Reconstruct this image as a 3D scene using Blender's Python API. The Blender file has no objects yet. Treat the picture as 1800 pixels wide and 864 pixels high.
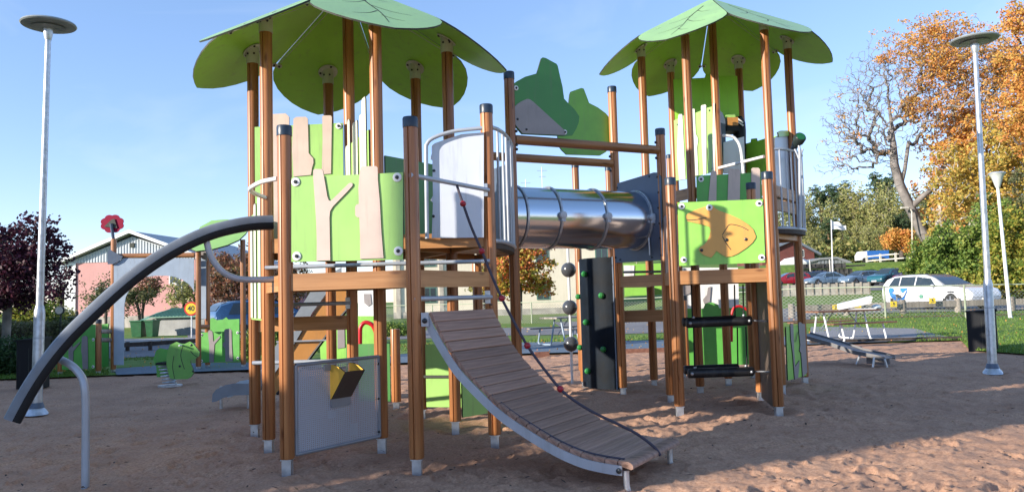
import bpy, bmesh, math, random
from math import sin, cos, tan, pi, radians, sqrt, atan2, hypot
from mathutils import Vector, Matrix
import numpy as np
random.seed(7)
sc = bpy.context.scene
COL = sc.collection
# ------------------------------------------------------------------ camera
F, PIT, ROL, HC = 1390.0, 0.06553, 0.02827, 1.35
cam = bpy.data.objects.new('camera', bpy.data.cameras.new('camera'))
COL.objects.link(cam); sc.camera = cam
cam.data.sensor_width = 36; cam.data.lens = F/1800*36
cam.data.clip_start = 0.05; cam.data.clip_end = 3000
_f = Vector((0, cos(PIT), sin(PIT))); _u = Vector((0, -sin(PIT), cos(PIT))); _r = Vector((1, 0, 0))
# camera right / up axes after roll (scene turns counter-clockwise in the picture)
_R = _r*cos(ROL) - _u*sin(ROL); _U = _r*sin(ROL) + _u*cos(ROL)
_R, _U = (_r*cos(ROL) - _u*sin(ROL)), (_r*sin(ROL) + _u*cos(ROL))
M = Matrix((_R, _U, -_f)).transposed().to_4x4(); M.translation = Vector((0, 0, HC))
cam.matrix_world = M
def ray(x, y):
    return _f*F + _R*(x-900) + _U*(432-y)
def at(x, y, Y):                     # point at depth Y seen at photo pixel x, y
    d = ray(x, y); return Vector((0, 0, HC)) + d*(Y/d.y)
def gnd(x, y, z=0.0):                # point at height z seen at photo pixel x, y
    d = ray(x, y); return Vector((0, 0, HC)) + d*((z-HC)/d.z)
# ------------------------------------------------------------------ world, sun, exposure
AZ, EL = radians(28.2), radians(17.3)          # shadows travel towards +X, turned AZ towards +Y
w = bpy.data.worlds.new('World'); sc.world = w; w.use_nodes = True
nt = w.node_tree; nt.nodes.clear()
wo = nt.nodes.new('ShaderNodeOutputWorld'); bg = nt.nodes.new('ShaderNodeBackground'); sky = nt.nodes.new('ShaderNodeTexSky')
sky.sky_type = 'NISHITA'; sky.sun_disc = False; sky.sun_elevation = EL
sky.sun_rotation = atan2(-cos(AZ), -sin(AZ)); sky.air_density = 0.9; sky.dust_density = 0.0; sky.ozone_density = 3.0
bg.inputs[1].default_value = 0.105
tn = nt.nodes.new('ShaderNodeVectorMath'); tn.operation = 'MULTIPLY_ADD'; tn.inputs[1].default_value = (.98, .82, .90); tn.inputs[2].default_value = (.32, .66, .95)
nt.links.new(sky.outputs[0], tn.inputs[0])
# thin high cirrus, faint everywhere
wc_ = nt.nodes.new('ShaderNodeTexCoord'); wm = nt.nodes.new('ShaderNodeMapping'); wm.inputs['Scale'].default_value = (2.2, 2.2, 7); wn = nt.nodes.new('ShaderNodeTexNoise'); wn.inputs['Scale'].default_value = 1.6; wn.inputs['Detail'].default_value = 8; wn.inputs['Distortion'].default_value = .8
wr = nt.nodes.new('ShaderNodeMapRange'); wr.inputs['From Min'].default_value = .52; wr.inputs['From Max'].default_value = .78; wr.inputs['To Max'].default_value = .22
wx = nt.nodes.new('ShaderNodeMixRGB'); wx.inputs[2].default_value = (4.2, 4.6, 5.0, 1)
nt.links.new(wc_.outputs['Generated'], wm.inputs[0]); nt.links.new(wm.outputs[0], wn.inputs['Vector']); nt.links.new(wn.outputs['Fac'], wr.inputs['Value'])
nt.links.new(wr.outputs[0], wx.inputs[0]); nt.links.new(tn.outputs[0], wx.inputs[1]); nt.links.new(wx.outputs[0], bg.inputs[0]); nt.links.new(bg.outputs[0], wo.inputs[0])
sun = bpy.data.objects.new('sun', bpy.data.lights.new('sun', 'SUN')); COL.objects.link(sun)
sun.data.energy = 3.45; sun.data.angle = radians(0.6); sun.data.color = (1.0, 0.91, 0.78)
sd = Vector((cos(AZ)*cos(EL), sin(AZ)*cos(EL), -sin(EL)))
sun.rotation_euler = sd.to_track_quat('-Z', 'Y').to_euler()
sc.view_settings.view_transform = 'Standard'; sc.view_settings.look = 'None'
sc.view_settings.exposure = 1.27; sc.view_settings.gamma = 1.0
sc.cycles.max_bounces = 6; sc.cycles.transparent_max_bounces = 24
# ------------------------------------------------------------------ materials
MAT = {}
def new_mat(name):
    m = bpy.data.materials.new(name); m.use_nodes = True; MAT[name] = m
    return m, m.node_tree, m.node_tree.nodes['Principled BSDF']
def nd(t, k, **kw):
    n = t.nodes.new(k)
    for a, b in kw.items(): setattr(n, a, b)
    return n
def plain(name, col, rough=0.5, metal=0.0, var=0.06, scale=6.0, bump=0.0, bscale=60.0, spec=0.5, coat=0.0, streak=.35):
    if name.startswith('car_') or metal > .5: streak = 0.0
    m, t, b = new_mat(name)
    tc = nd(t, 'ShaderNodeTexCoord'); no = nd(t, 'ShaderNodeTexNoise'); no.inputs['Scale'].default_value = scale
    no.inputs['Detail'].default_value = 6
    t.links.new(tc.outputs['Object'], no.inputs['Vector'])
    r = nd(t, 'ShaderNodeMapRange'); r.inputs['From Min'].default_value = .3; r.inputs['From Max'].default_value = .7
    r.inputs['To Min'].default_value = 1-var*2; r.inputs['To Max'].default_value = 1+var
    t.links.new(no.outputs['Fac'], r.inputs['Value'])
    mx = nd(t, 'ShaderNodeVectorMath', operation='SCALE'); mx.inputs[0].default_value = col[:3]
    t.links.new(r.outputs[0], mx.inputs['Scale']); t.links.new(mx.outputs[0], b.inputs['Base Color'])
    mp_ = nd(t, 'ShaderNodeMapping'); mp_.inputs['Scale'].default_value = (16, 16, 1.3); t.links.new(tc.outputs['Object'], mp_.inputs[0])
    ns = nd(t, 'ShaderNodeTexNoise'); ns.inputs['Scale'].default_value = 1; ns.inputs['Detail'].default_value = 6; ns.inputs['Roughness'].default_value = .7; t.links.new(mp_.outputs[0], ns.inputs['Vector'])
    rs_ = nd(t, 'ShaderNodeMapRange'); rs_.inputs['From Min'].default_value = .54; rs_.inputs['From Max'].default_value = .80; rs_.inputs['To Max'].default_value = streak; t.links.new(ns.outputs['Fac'], rs_.inputs['Value'])
    dm = nd(t, 'ShaderNodeMixRGB'); dm.inputs[2].default_value = (.16, .14, .11, 1); t.links.new(rs_.outputs[0], dm.inputs[0]); t.links.new(mx.outputs[0], dm.inputs[1]); t.links.new(dm.outputs[0], b.inputs['Base Color'])
    r2 = nd(t, 'ShaderNodeMapRange'); r2.inputs['To Min'].default_value = max(.02, rough-.08); r2.inputs['To Max'].default_value = min(1, rough+.1)
    t.links.new(no.outputs['Fac'], r2.inputs['Value']); t.links.new(r2.outputs[0], b.inputs['Roughness'])
    b.inputs['Metallic'].default_value = metal; b.inputs['Specular IOR Level'].default_value = spec
    if coat: b.inputs['Coat Weight'].default_value = coat; b.inputs['Coat Roughness'].default_value = .08
    if bump:
        n2 = nd(t, 'ShaderNodeTexNoise'); n2.inputs['Scale'].default_value = bscale; n2.inputs['Detail'].default_value = 4
        t.links.new(tc.outputs['Object'], n2.inputs['Vector'])
        bp = nd(t, 'ShaderNodeBump'); bp.inputs['Strength'].default_value = bump; bp.inputs['Distance'].default_value = .01
        t.links.new(n2.outputs['Fac'], bp.inputs['Height']); t.links.new(bp.outputs[0], b.inputs['Normal'])
    return m
def wood(name, c0, c1, axis='Z', rough=.42, knots=True, coat=.15, grain=1.0):
    m, t, b = new_mat(name)
    tc = nd(t, 'ShaderNodeTexCoord'); mp = nd(t, 'ShaderNodeMapping')
    s = {'Z': (22, 22, .7), 'X': (.7, 22, 22), 'Y': (22, .7, 22)}[axis]
    mp.inputs['Scale'].default_value = s; t.links.new(tc.outputs['Object'], mp.inputs['Vector'])
    n1 = nd(t, 'ShaderNodeTexNoise'); n1.inputs['Scale'].default_value = 1.0; n1.inputs['Detail'].default_value = 8; n1.inputs['Roughness'].default_value = .62
    n1.inputs['Distortion'].default_value = .6
    t.links.new(mp.outputs[0], n1.inputs['Vector'])
    n3 = nd(t, 'ShaderNodeTexNoise'); n3.inputs['Scale'].default_value = 1.3; t.links.new(tc.outputs['Object'], n3.inputs['Vector'])
    cr = nd(t, 'ShaderNodeValToRGB'); e = cr.color_ramp.elements
    e[0].position = .34; e[0].color = (*c0, 1); e[1].position = .66; e[1].color = (*c1, 1)
    t.links.new(n1.outputs['Fac'], cr.inputs[0])
    m1 = nd(t, 'ShaderNodeMixRGB', blend_type='MULTIPLY'); m1.inputs[0].default_value = 1
    r = nd(t, 'ShaderNodeMapRange'); r.inputs['From Min'].default_value = .3; r.inputs['From Max'].default_value = .7
    r.inputs['To Min'].default_value = .82; r.inputs['To Max'].default_value = 1.12
    t.links.new(n3.outputs['Fac'], r.inputs['Value']); t.links.new(cr.outputs[0], m1.inputs[1]); t.links.new(r.outputs[0], m1.inputs[2])
    out = m1.outputs[0]
    if knots:
        mp2 = nd(t, 'ShaderNodeMapping')
        mp2.inputs['Scale'].default_value = {'Z': (9, 9, 2.6), 'X': (2.6, 9, 9), 'Y': (9, 2.6, 9)}[axis]
        t.links.new(tc.outputs['Object'], mp2.inputs['Vector'])
        v = nd(t, 'ShaderNodeTexVoronoi'); v.inputs['Scale'].default_value = 1.0; t.links.new(mp2.outputs[0], v.inputs['Vector'])
        kr = nd(t, 'ShaderNodeValToRGB'); k = kr.color_ramp.elements; k[0].position = .05; k[0].color = (.32, .22, .15, 1); k[1].position = .17; k[1].color = (1, 1, 1, 1)
        t.links.new(v.outputs['Distance'], kr.inputs[0])
        m2 = nd(t, 'ShaderNodeMixRGB', blend_type='MULTIPLY'); m2.inputs[0].default_value = .8
        t.links.new(out, m2.inputs[1]); t.links.new(kr.outputs[0], m2.inputs[2]); out = m2.outputs[0]
    oi = nd(t, 'ShaderNodeObjectInfo'); rr_ = nd(t, 'ShaderNodeMapRange'); rr_.inputs['To Min'].default_value = .74; rr_.inputs['To Max'].default_value = 1.2
    t.links.new(oi.outputs['Random'], rr_.inputs['Value']); sv = nd(t, 'ShaderNodeVectorMath', operation='SCALE'); t.links.new(out, sv.inputs[0]); t.links.new(rr_.outputs[0], sv.inputs['Scale']); out = sv.outputs[0]
    mc = nd(t, 'ShaderNodeMapping'); mc.inputs['Scale'].default_value = {'Z': (60, 60, .9), 'X': (.9, 60, 60), 'Y': (60, .9, 60)}[axis]; t.links.new(tc.outputs['Object'], mc.inputs[0])
    cn = nd(t, 'ShaderNodeTexNoise'); cn.inputs['Scale'].default_value = 1; cn.inputs['Detail'].default_value = 2; t.links.new(mc.outputs[0], cn.inputs['Vector'])
    ck = nd(t, 'ShaderNodeValToRGB'); ce = ck.color_ramp.elements; ce[0].position = .27; ce[0].color = (.25, .2, .18, 1); ce[1].position = .33; ce[1].color = (1, 1, 1, 1); t.links.new(cn.outputs['Fac'], ck.inputs[0])
    m9 = nd(t, 'ShaderNodeMixRGB', blend_type='MULTIPLY'); m9.inputs[0].default_value = .75; t.links.new(out, m9.inputs[1]); t.links.new(ck.outputs[0], m9.inputs[2]); out = m9.outputs[0]
    t.links.new(out, b.inputs['Base Color']); b.inputs['Roughness'].default_value = rough
    b.inputs['Coat Weight'].default_value = coat; b.inputs['Coat Roughness'].default_value = .3
    bp = nd(t, 'ShaderNodeBump'); bp.inputs['Strength'].default_value = .25*grain; bp.inputs['Distance'].default_value = .004
    t.links.new(n1.outputs['Fac'], bp.inputs['Height']); t.links.new(bp.outputs[0], b.inputs['Normal'])
    return m
wood('post_wood', (.29, .104, .034), (.50, .208, .072))
wood('beam_wood', (.40, .17, .05), (.56, .27, .10), 'X', .5)
wood('ramp_wood', (.21, .12, .085), (.46, .275, .20), 'X', .6, coat=0, grain=2.2)
wood('grey_wood', (.2, .17, .14), (.4, .35, .3), 'Z', .8, False, 0)
wood('table_wood', (.16, .075, .04), (.3, .15, .08), 'X', .6, False, 0)
plain('leaf_green', (.32, .68, .06), .4, var=.06, scale=2.5)
plain('leaf_top', (.30, .50, .19), .3, var=.05, scale=2.5)
plain('lime', (.33, .57, .15), .34, var=.04, scale=3)
plain('grass_green', (.17, .42, .06), .38, var=.05)
plain('deep_green', (.055, .23, .05), .38, var=.05, scale=3)
plain('beige', (.58, .45, .38), .45, var=.04)
plain('pale', (.60, .60, .50), .45, var=.05)
plain('core', (.035, .04, .03), .6)
plain('white_panel', (.62, .66, .74), .36, var=.04, scale=2)
plain('orange_panel', (.45, .20, .045), .4, var=.05)
plain('yellow_panel', (.72, .42, .05), .4, var=.05)
plain('panel_grey', (.2, .245, .32), .4, var=.05)
plain('taupe', (.25, .22, .22), .5, var=.05)
plain('navy_cap', (.02, .035, .06), .35, var=.1)
plain('galv', (.55, .57, .6), .38, .75, var=.14, scale=14)
plain('rail_grey', (.42, .45, .5), .35, .2, var=.06)
plain('white_paint', (.78, .78, .78), .35, var=.04)
plain('frame_grey', (.3, .32, .36), .4, .3)
plain('black_rubber', (.018, .018, .02), .45, var=.2, bump=.15, bscale=90)
plain('black_plastic', (.012, .013, .015), .5, spec=.25, streak=0.1)
plain('bolt_dark', (.02, .025, .03), .3)
plain('cream_metal', (.5, .52, .4), .4)
plain('steel', (.62, .64, .67), .14, 1.0, var=.03, scale=3)
plain('wall_rubber', (.0035, .008, .015), .6, var=.3, scale=5, bump=.2, bscale=12, spec=.18, streak=.05)
plain('grip_green', (.02, .2, .04), .35)
plain('red_ball', (.33, .012, .025), .3)
plain('red_paint', (.55, .012, .02), .35)
plain('rope_dark', (.06, .05, .07), .8, bump=.5, bscale=200)
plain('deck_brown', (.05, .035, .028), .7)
plain('bin_black', (.008, .009, .012), .55, spec=.25, streak=.1)
plain('ball_grey', (.06, .065, .075), .22)
plain('bar_top_grey', (.17, .19, .22), .5, var=.12)
plain('beam_dark', (.3, .15, .06), .5)
wood('beam_log', (.24, .09, .03), (.42, .19, .07), 'X', .45)
plain('taupe_dark', (.10, .075, .06), .5)
plain('taupe_mid', (.3, .27, .27), .5)
plain('slate_mid', (.20, .23, .27), .45)
plain('slide_grey', (.42, .46, .50), .4)
plain('mid_green', (.11, .40, .07), .4, var=.05)
plain('lime2', (.27, .58, .10), .36, var=.05)
plain('frog_orange', (.70, .36, .085), .4, var=.04)
plain('slate_blue', (.085, .115, .17), .4, var=.06)
plain('clamp_white', (.5, .53, .57), .4)
plain('telescope_black', (.02, .03, .028), .3)
# brushed tunnel: fine streaks round the tube
m, t, b = new_mat('tunnel_steel')
tc = nd(t, 'ShaderNodeTexCoord'); mp = nd(t, 'ShaderNodeMapping'); mp.inputs['Rotation'].default_value = (0, 0, radians(-27)); mp.inputs['Scale'].default_value = (3, 40, 40)
n1 = nd(t, 'ShaderNodeTexNoise'); n1.inputs['Scale'].default_value = 3; n1.inputs['Detail'].default_value = 5
t.links.new(tc.outputs['Object'], mp.inputs[0]); t.links.new(mp.outputs[0], n1.inputs['Vector'])
r = nd(t, 'ShaderNodeMapRange'); r.inputs['To Min'].default_value = .12; r.inputs['To Max'].default_value = .26
t.links.new(n1.outputs['Fac'], r.inputs['Value']); t.links.new(r.outputs[0], b.inputs['Roughness'])
b.inputs['Metallic'].default_value = 1; b.inputs['Base Color'].default_value = (.68, .71, .76, 1)
bp = nd(t, 'ShaderNodeBump'); bp.inputs['Strength'].default_value = .06; bp.inputs['Distance'].default_value = .002
t.links.new(n1.outputs['Fac'], bp.inputs['Height']); t.links.new(bp.outputs[0], b.inputs['Normal'])
# perforated sheet: round holes really see-through
m, t, b = new_mat('perforated')
b.inputs['Base Color'].default_value = (.46, .48, .54, 1); b.inputs['Metallic'].default_value = .1; b.inputs['Roughness'].default_value = .4
tc = nd(t, 'ShaderNodeTexCoord'); sp = nd(t, 'ShaderNodeSeparateXYZ'); t.links.new(tc.outputs['Object'], sp.inputs[0])
def wave(sock, k):
    a = nd(t, 'ShaderNodeMath', operation='MULTIPLY'); a.inputs[1].default_value = k; t.links.new(sock, a.inputs[0])
    f = nd(t, 'ShaderNodeMath', operation='SINE'); t.links.new(a.outputs[0], f.inputs[0]); return f.outputs[0]
a = wave(sp.outputs['X'], 2*pi/.0125*1.0); c = wave(sp.outputs['Z'], 2*pi/.0165)
m3 = nd(t, 'ShaderNodeMath', operation='ADD'); t.links.new(a, m3.inputs[0]); t.links.new(c, m3.inputs[1])
gt = nd(t, 'ShaderNodeMath', operation='GREATER_THAN'); gt.inputs[1].default_value = .95; t.links.new(m3.outputs[0], gt.inputs[0])
tr = nd(t, 'ShaderNodeBsdfTransparent'); ms = nd(t, 'ShaderNodeMixShader'); out = t.nodes['Material Output']
t.links.new(gt.outputs[0], ms.inputs[0]); t.links.new(b.outputs[0], ms.inputs[1]); t.links.new(tr.outputs[0], ms.inputs[2]); t.links.new(ms.outputs[0], out.inputs[0])

def ramp_mat(name, stops, scale, rough=.85, bump=.4, bscale=40, detail=8, extra=None, bdist=.01):
    m, t, b = new_mat(name); tc = nd(t, 'ShaderNodeTexCoord')
    n1 = nd(t, 'ShaderNodeTexNoise'); n1.inputs['Scale'].default_value = scale; n1.inputs['Detail'].default_value = detail; n1.inputs['Roughness'].default_value = .65
    t.links.new(tc.outputs['Object'], n1.inputs['Vector'])
    cr = nd(t, 'ShaderNodeValToRGB'); e = cr.color_ramp.elements
    e[0].position, e[0].color = stops[0][0], (*stops[0][1], 1); e[1].position, e[1].color = stops[-1][0], (*stops[-1][1], 1)
    for p, c in stops[1:-1]: x = e.new(p); x.color = (*c, 1)
    t.links.new(n1.outputs['Fac'], cr.inputs[0]); out = cr.outputs[0]
    if extra:
        n2 = nd(t, 'ShaderNodeTexNoise'); n2.inputs['Scale'].default_value = extra[0]; n2.inputs['Detail'].default_value = 5; t.links.new(tc.outputs['Object'], n2.inputs['Vector'])
        r2 = nd(t, 'ShaderNodeMapRange'); r2.inputs['From Min'].default_value = .35; r2.inputs['From Max'].default_value = .65
        t.links.new(n2.outputs['Fac'], r2.inputs['Value']); mx = nd(t, 'ShaderNodeMixRGB'); t.links.new(r2.outputs[0], mx.inputs[0])
        t.links.new(out, mx.inputs[1]); mx.inputs[2].default_value = (*extra[1], 1)
        m2 = nd(t, 'ShaderNodeMath', operation='MULTIPLY'); m2.inputs[1].default_value = extra[2]; t.links.new(r2.outputs[0], m2.inputs[0]); t.links.new(m2.outputs[0], mx.inputs[0]); out = mx.outputs[0]
    t.links.new(out, b.inputs['Base Color']); b.inputs['Roughness'].default_value = rough; b.inputs['Specular IOR Level'].default_value = .25
    if bump:
        n3 = nd(t, 'ShaderNodeTexNoise'); n3.inputs['Scale'].default_value = bscale; n3.inputs['Detail'].default_value = 6; t.links.new(tc.outputs['Object'], n3.inputs['Vector'])
        bp = nd(t, 'ShaderNodeBump'); bp.inputs['Strength'].default_value = bump; bp.inputs['Distance'].default_value = bdist
        t.links.new(n3.outputs['Fac'], bp.inputs['Height']); t.links.new(bp.outputs[0], b.inputs['Normal'])
    return m
ramp_mat('sand', [(.3, (.29, .15, .09)), (.5, (.48, .28, .18)), (.7, (.63, .39, .26))], 45, .9, .8, 120, 10, (1.4, (.32, .18, .12), .5), .008)
ramp_mat('grass_lawn', [(.3, (.065, .13, .02)), (.5, (.12, .21, .035)), (.72, (.22, .28, .06))], 2.2, .9, .6, 30, 10, (.25, (.17, .22, .05), .4), .03)
ramp_mat('asphalt_path', [(.3, (.13, .125, .13)), (.7, (.22, .21, .215))], 6, .85, .3, 80, 8, (.4, (.26, .25, .25), .5))
ramp_mat('pavement', [(.3, (.26, .24, .22)), (.7, (.42, .4, .37))], 3, .9, .2, 50)
ramp_mat('gravel', [(.35, (.16, .16, .17)), (.65, (.34, .33, .33))], 40, .9, .6, 60)
ramp_mat('rubber_blue', [(.35, (.11, .15, .19)), (.65, (.17, .21, .26))], 20, .85, .3, 90)
ramp_mat('leaf_dirt', [(.35, (.12, .07, .03)), (.65, (.26, .13, .05))], 9, .95, .6, 30)
ramp_mat('kerb_wood', [(.35, (.045, .035, .03)), (.65, (.10, .075, .06))], 12, .85)
ramp_mat('kerb_red', [(.35, (.16, .07, .05)), (.65, (.26, .13, .09))], 12, .85)
plain('litter_dark', (.035, .022, .018), .9); plain('litter_tan', (.3, .16, .08), .9)
plain('plaster_pink', (.60, .31, .29), .85, var=.05, scale=.6, bump=.2); plain('plaster_cream', (.80, .70, .55), .85, var=.06, scale=.5, bump=.2)
plain('sheet_white', (.50, .53, .57), .5, var=.04); plain('roof_sheet', (.25, .26, .28), .6); plain('glass_dark', (.03, .045, .055), .08, spec=.8)
plain('window_white', (.8, .8, .8), .4); plain('barn_red', (.15, .045, .04), .8, var=.12, scale=1); plain('roof_blue', (.16, .19, .24), .5)
plain('green_roof', (.10, .24, .17), .5, var=.12, scale=2); plain('shed_grey', (.30, .30, .29), .7, var=.2, scale=1.2); plain('bin_green', (.025, .13, .05), .45, var=.1)
plain('stone_dark', (.07, .065, .06), .9, var=.4, scale=2, bump=.6, bscale=6); plain('concrete_pale', (.42, .38, .33), .85, var=.2, scale=2)
plain('rail_white', (.55, .52, .46), .7, var=.1); plain('sign_yellow', (.8, .55, .02), .5); plain('sign_red', (.6, .02, .02), .45); plain('tag_yellow', (.85, .6, .03), .5)
plain('fence_green', (.36, .40, .28), .5, .2, var=.12); plain('paper_white', (.75, .74, .72), .7); plain('plastic_clear', (.5, .6, .66), .2)
plain('tyre', (.02, .02, .02), .8); plain('alloy', (.5, .5, .52), .3, .8); plain('car_white', (.75, .75, .76), .25, coat=.8, var=.01); plain('car_trim', (.02, .02, .022), .5)
plain('car_teal', (.015, .10, .13), .25, coat=.8, var=.01); plain('car_silverblue', (.17, .25, .33), .25, .4, coat=.8, var=.01); plain('car_blue', (.03, .09, .2), .25, .2, coat=.8, var=.01)
plain('car_red', (.28, .012, .02), .25, coat=.8, var=.01); plain('car_darkred', (.16, .015, .03), .25, coat=.8, var=.01); plain('car_navy', (.02, .03, .08), .25, coat=.8, var=.01)
plain('decal_blue', (.04, .22, .6), .4); plain('decal_green', (.1, .3, .2), .4); plain('head_lamp', (.7, .72, .75), .15); plain('truck_blue', (.03, .15, .5), .4)
plain('flower_red', (.27, .003, .035), .6, spec=.2, streak=0); plain('arch_grey', (.36, .43, .52), .4, var=.04); plain('bark_grey', (.24, .20, .17), .9, var=.3, scale=3, bump=.8, bscale=10); plain('bark_dark', (.10, .08, .07), .9, var=.3, scale=3, bump=.8, bscale=10)
plain('bark_pale', (.42, .38, .33), .9, var=.25, scale=2, bump=.8, bscale=8); plain('roof_pale', (.42, .43, .45), .6); plain('wall_caster', (.3, .12, .08), .9)
def leaf_mat(name, cols, rough=.55, transl=.25):
    m, t, b = new_mat(name); g = nd(t, 'ShaderNodeNewGeometry'); cr = nd(t, 'ShaderNodeValToRGB'); e = cr.color_ramp.elements
    cr.color_ramp.interpolation = 'LINEAR'; n = len(cols)
    e[0].position, e[0].color = 0, (*cols[0], 1); e[1].position, e[1].color = 1, (*cols[-1], 1)
    for i, c in enumerate(cols[1:-1]): x = e.new((i+1)/(n-1)); x.color = (*c, 1)
    tc = nd(t, 'ShaderNodeTexCoord'); no = nd(t, 'ShaderNodeTexNoise'); no.inputs['Scale'].default_value = .55; no.inputs['Detail'].default_value = 2; t.links.new(tc.outputs['Object'], no.inputs['Vector'])
    mx = nd(t, 'ShaderNodeMath', operation='MULTIPLY_ADD'); mx.inputs[1].default_value = .62; t.links.new(g.outputs['Random Per Island'], mx.inputs[0])
    r = nd(t, 'ShaderNodeMapRange'); r.inputs['From Min'].default_value = .3; r.inputs['From Max'].default_value = .7; r.inputs['To Max'].default_value = .38
    t.links.new(no.outputs['Fac'], r.inputs['Value']); t.links.new(r.outputs[0], mx.inputs[2]); t.links.new(mx.outputs[0], cr.inputs[0])
    t.links.new(cr.outputs[0], b.inputs['Base Color']); b.inputs['Roughness'].default_value = rough; b.inputs['Specular IOR Level'].default_value = .3
    tl = nd(t, 'ShaderNodeBsdfTranslucent'); t.links.new(cr.outputs[0], tl.inputs[0]); ms = nd(t, 'ShaderNodeMixShader'); ms.inputs[0].default_value = transl
    t.links.new(b.outputs[0], ms.inputs[1]); t.links.new(tl.outputs[0], ms.inputs[2]); t.links.new(ms.outputs[0], t.nodes['Material Output'].inputs[0]); return m
leaf_mat('grass_blade', [(.07, .15, .02), (.13, .22, .035), (.2, .26, .06)])
leaf_mat('leaves_purple', [(.02, .008, .014), (.045, .015, .03), (.09, .02, .04), (.07, .03, .03)])
leaf_mat('leaves_orange', [(.36, .28, .06), (.60, .38, .09), (.72, .38, .10), (.70, .29, .09), (.58, .20, .08)], .6, .35)
leaf_mat('leaves_bare', [(.3, .14, .05), (.4, .2, .08)], .6, .3)
leaf_mat('leaves_yellowgreen', [(.08, .15, .025), (.18, .25, .04), (.38, .34, .06), (.52, .36, .07)], .6, .35)
leaf_mat('leaves_green', [(.05, .11, .02), (.12, .20, .04), (.23, .30, .06), (.40, .38, .09)])
plain('lens_green', (.01, .10, .03), .3); plain('flag_grey', (.45, .5, .56), .6); plain('chute_dark', (.13, .125, .13), .5)
leaf_mat('leaves_dark', [(.02, .055, .02), (.04, .09, .03), (.07, .12, .035)])
leaf_mat('leaves_birch', [(.17, .21, .06), (.27, .29, .10), (.38, .36, .13), (.32, .30, .12)])
leaf_mat('leaves_pine', [(.045, .085, .04), (.08, .13, .06), (.13, .17, .08)])
leaf_mat('leaves_redmix', [(.22, .28, .04), (.45, .34, .05), (.58, .16, .06), (.50, .07, .05)])
leaf_mat('leaves_rust', [(.10, .13, .03), (.2, .12, .06), (.3, .12, .07), (.22, .08, .05)])
leaf_mat('leaves_dusty', [(.07, .1, .035), (.14, .15, .06), (.22, .17, .1)])
# chain-link wire seen as thin diagonal wires
m, t, b = new_mat('chain_link')
b.inputs['Base Color'].default_value = (.20, .21, .19, 1); b.inputs['Metallic'].default_value = .5; b.inputs['Roughness'].default_value = .5
tc = nd(t, 'ShaderNodeTexCoord'); sp = nd(t, 'ShaderNodeSeparateXYZ'); t.links.new(tc.outputs['Object'], sp.inputs[0]); outs = []
for sg in (1, -1):
    a = nd(t, 'ShaderNodeMath', operation='MULTIPLY'); a.inputs[1].default_value = sg; t.links.new(sp.outputs['X'], a.inputs[0])
    c = nd(t, 'ShaderNodeMath', operation='ADD'); t.links.new(a.outputs[0], c.inputs[0]); t.links.new(sp.outputs['Z'], c.inputs[1])
    f = nd(t, 'ShaderNodeMath', operation='PINGPONG'); f.inputs[1].default_value = .06; t.links.new(c.outputs[0], f.inputs[0])
    l = nd(t, 'ShaderNodeMath', operation='LESS_THAN'); l.inputs[1].default_value = .0055; t.links.new(f.outputs[0], l.inputs[0]); outs.append(l.outputs[0])
mxx = nd(t, 'ShaderNodeMath', operation='MAXIMUM'); t.links.new(outs[0], mxx.inputs[0]); t.links.new(outs[1], mxx.inputs[1])
tr = nd(t, 'ShaderNodeBsdfTransparent'); ms = nd(t, 'ShaderNodeMixShader')
t.links.new(mxx.outputs[0], ms.inputs[0]); t.links.new(tr.outputs[0], ms.inputs[1]); t.links.new(b.outputs[0], ms.inputs[2]); t.links.new(ms.outputs[0], t.nodes['Material Output'].inputs[0])
plain('lamp_disc', (.33, .36, .36), .45, .3); plain('lamp_glass', (.28, .30, .30), .3); plain('lamp_cup', (.55, .56, .55), .2); plain('bluegrey_tube', (.3, .38, .46), .4)
plain('mauve', (.3, .2, .3), .85); plain('window_green', (.10, .2, .16), .5); plain('frog_side', (.17, .42, .09), .4, var=.05)
leaf_mat('leaves_gold', [(.22, .25, .06), (.42, .36, .08), (.62, .42, .10), (.66, .34, .09)], .6, .35)
leaf_mat('leaves_oak', [(.11, .15, .045), (.19, .22, .07), (.30, .28, .10), (.38, .29, .09)])
plain('bark_grey2', (.24, .215, .20), .9, var=.25, scale=1.2, bump=.8, bscale=4); plain('bark_rust', (.3, .17, .1), .9, var=.2)
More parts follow.
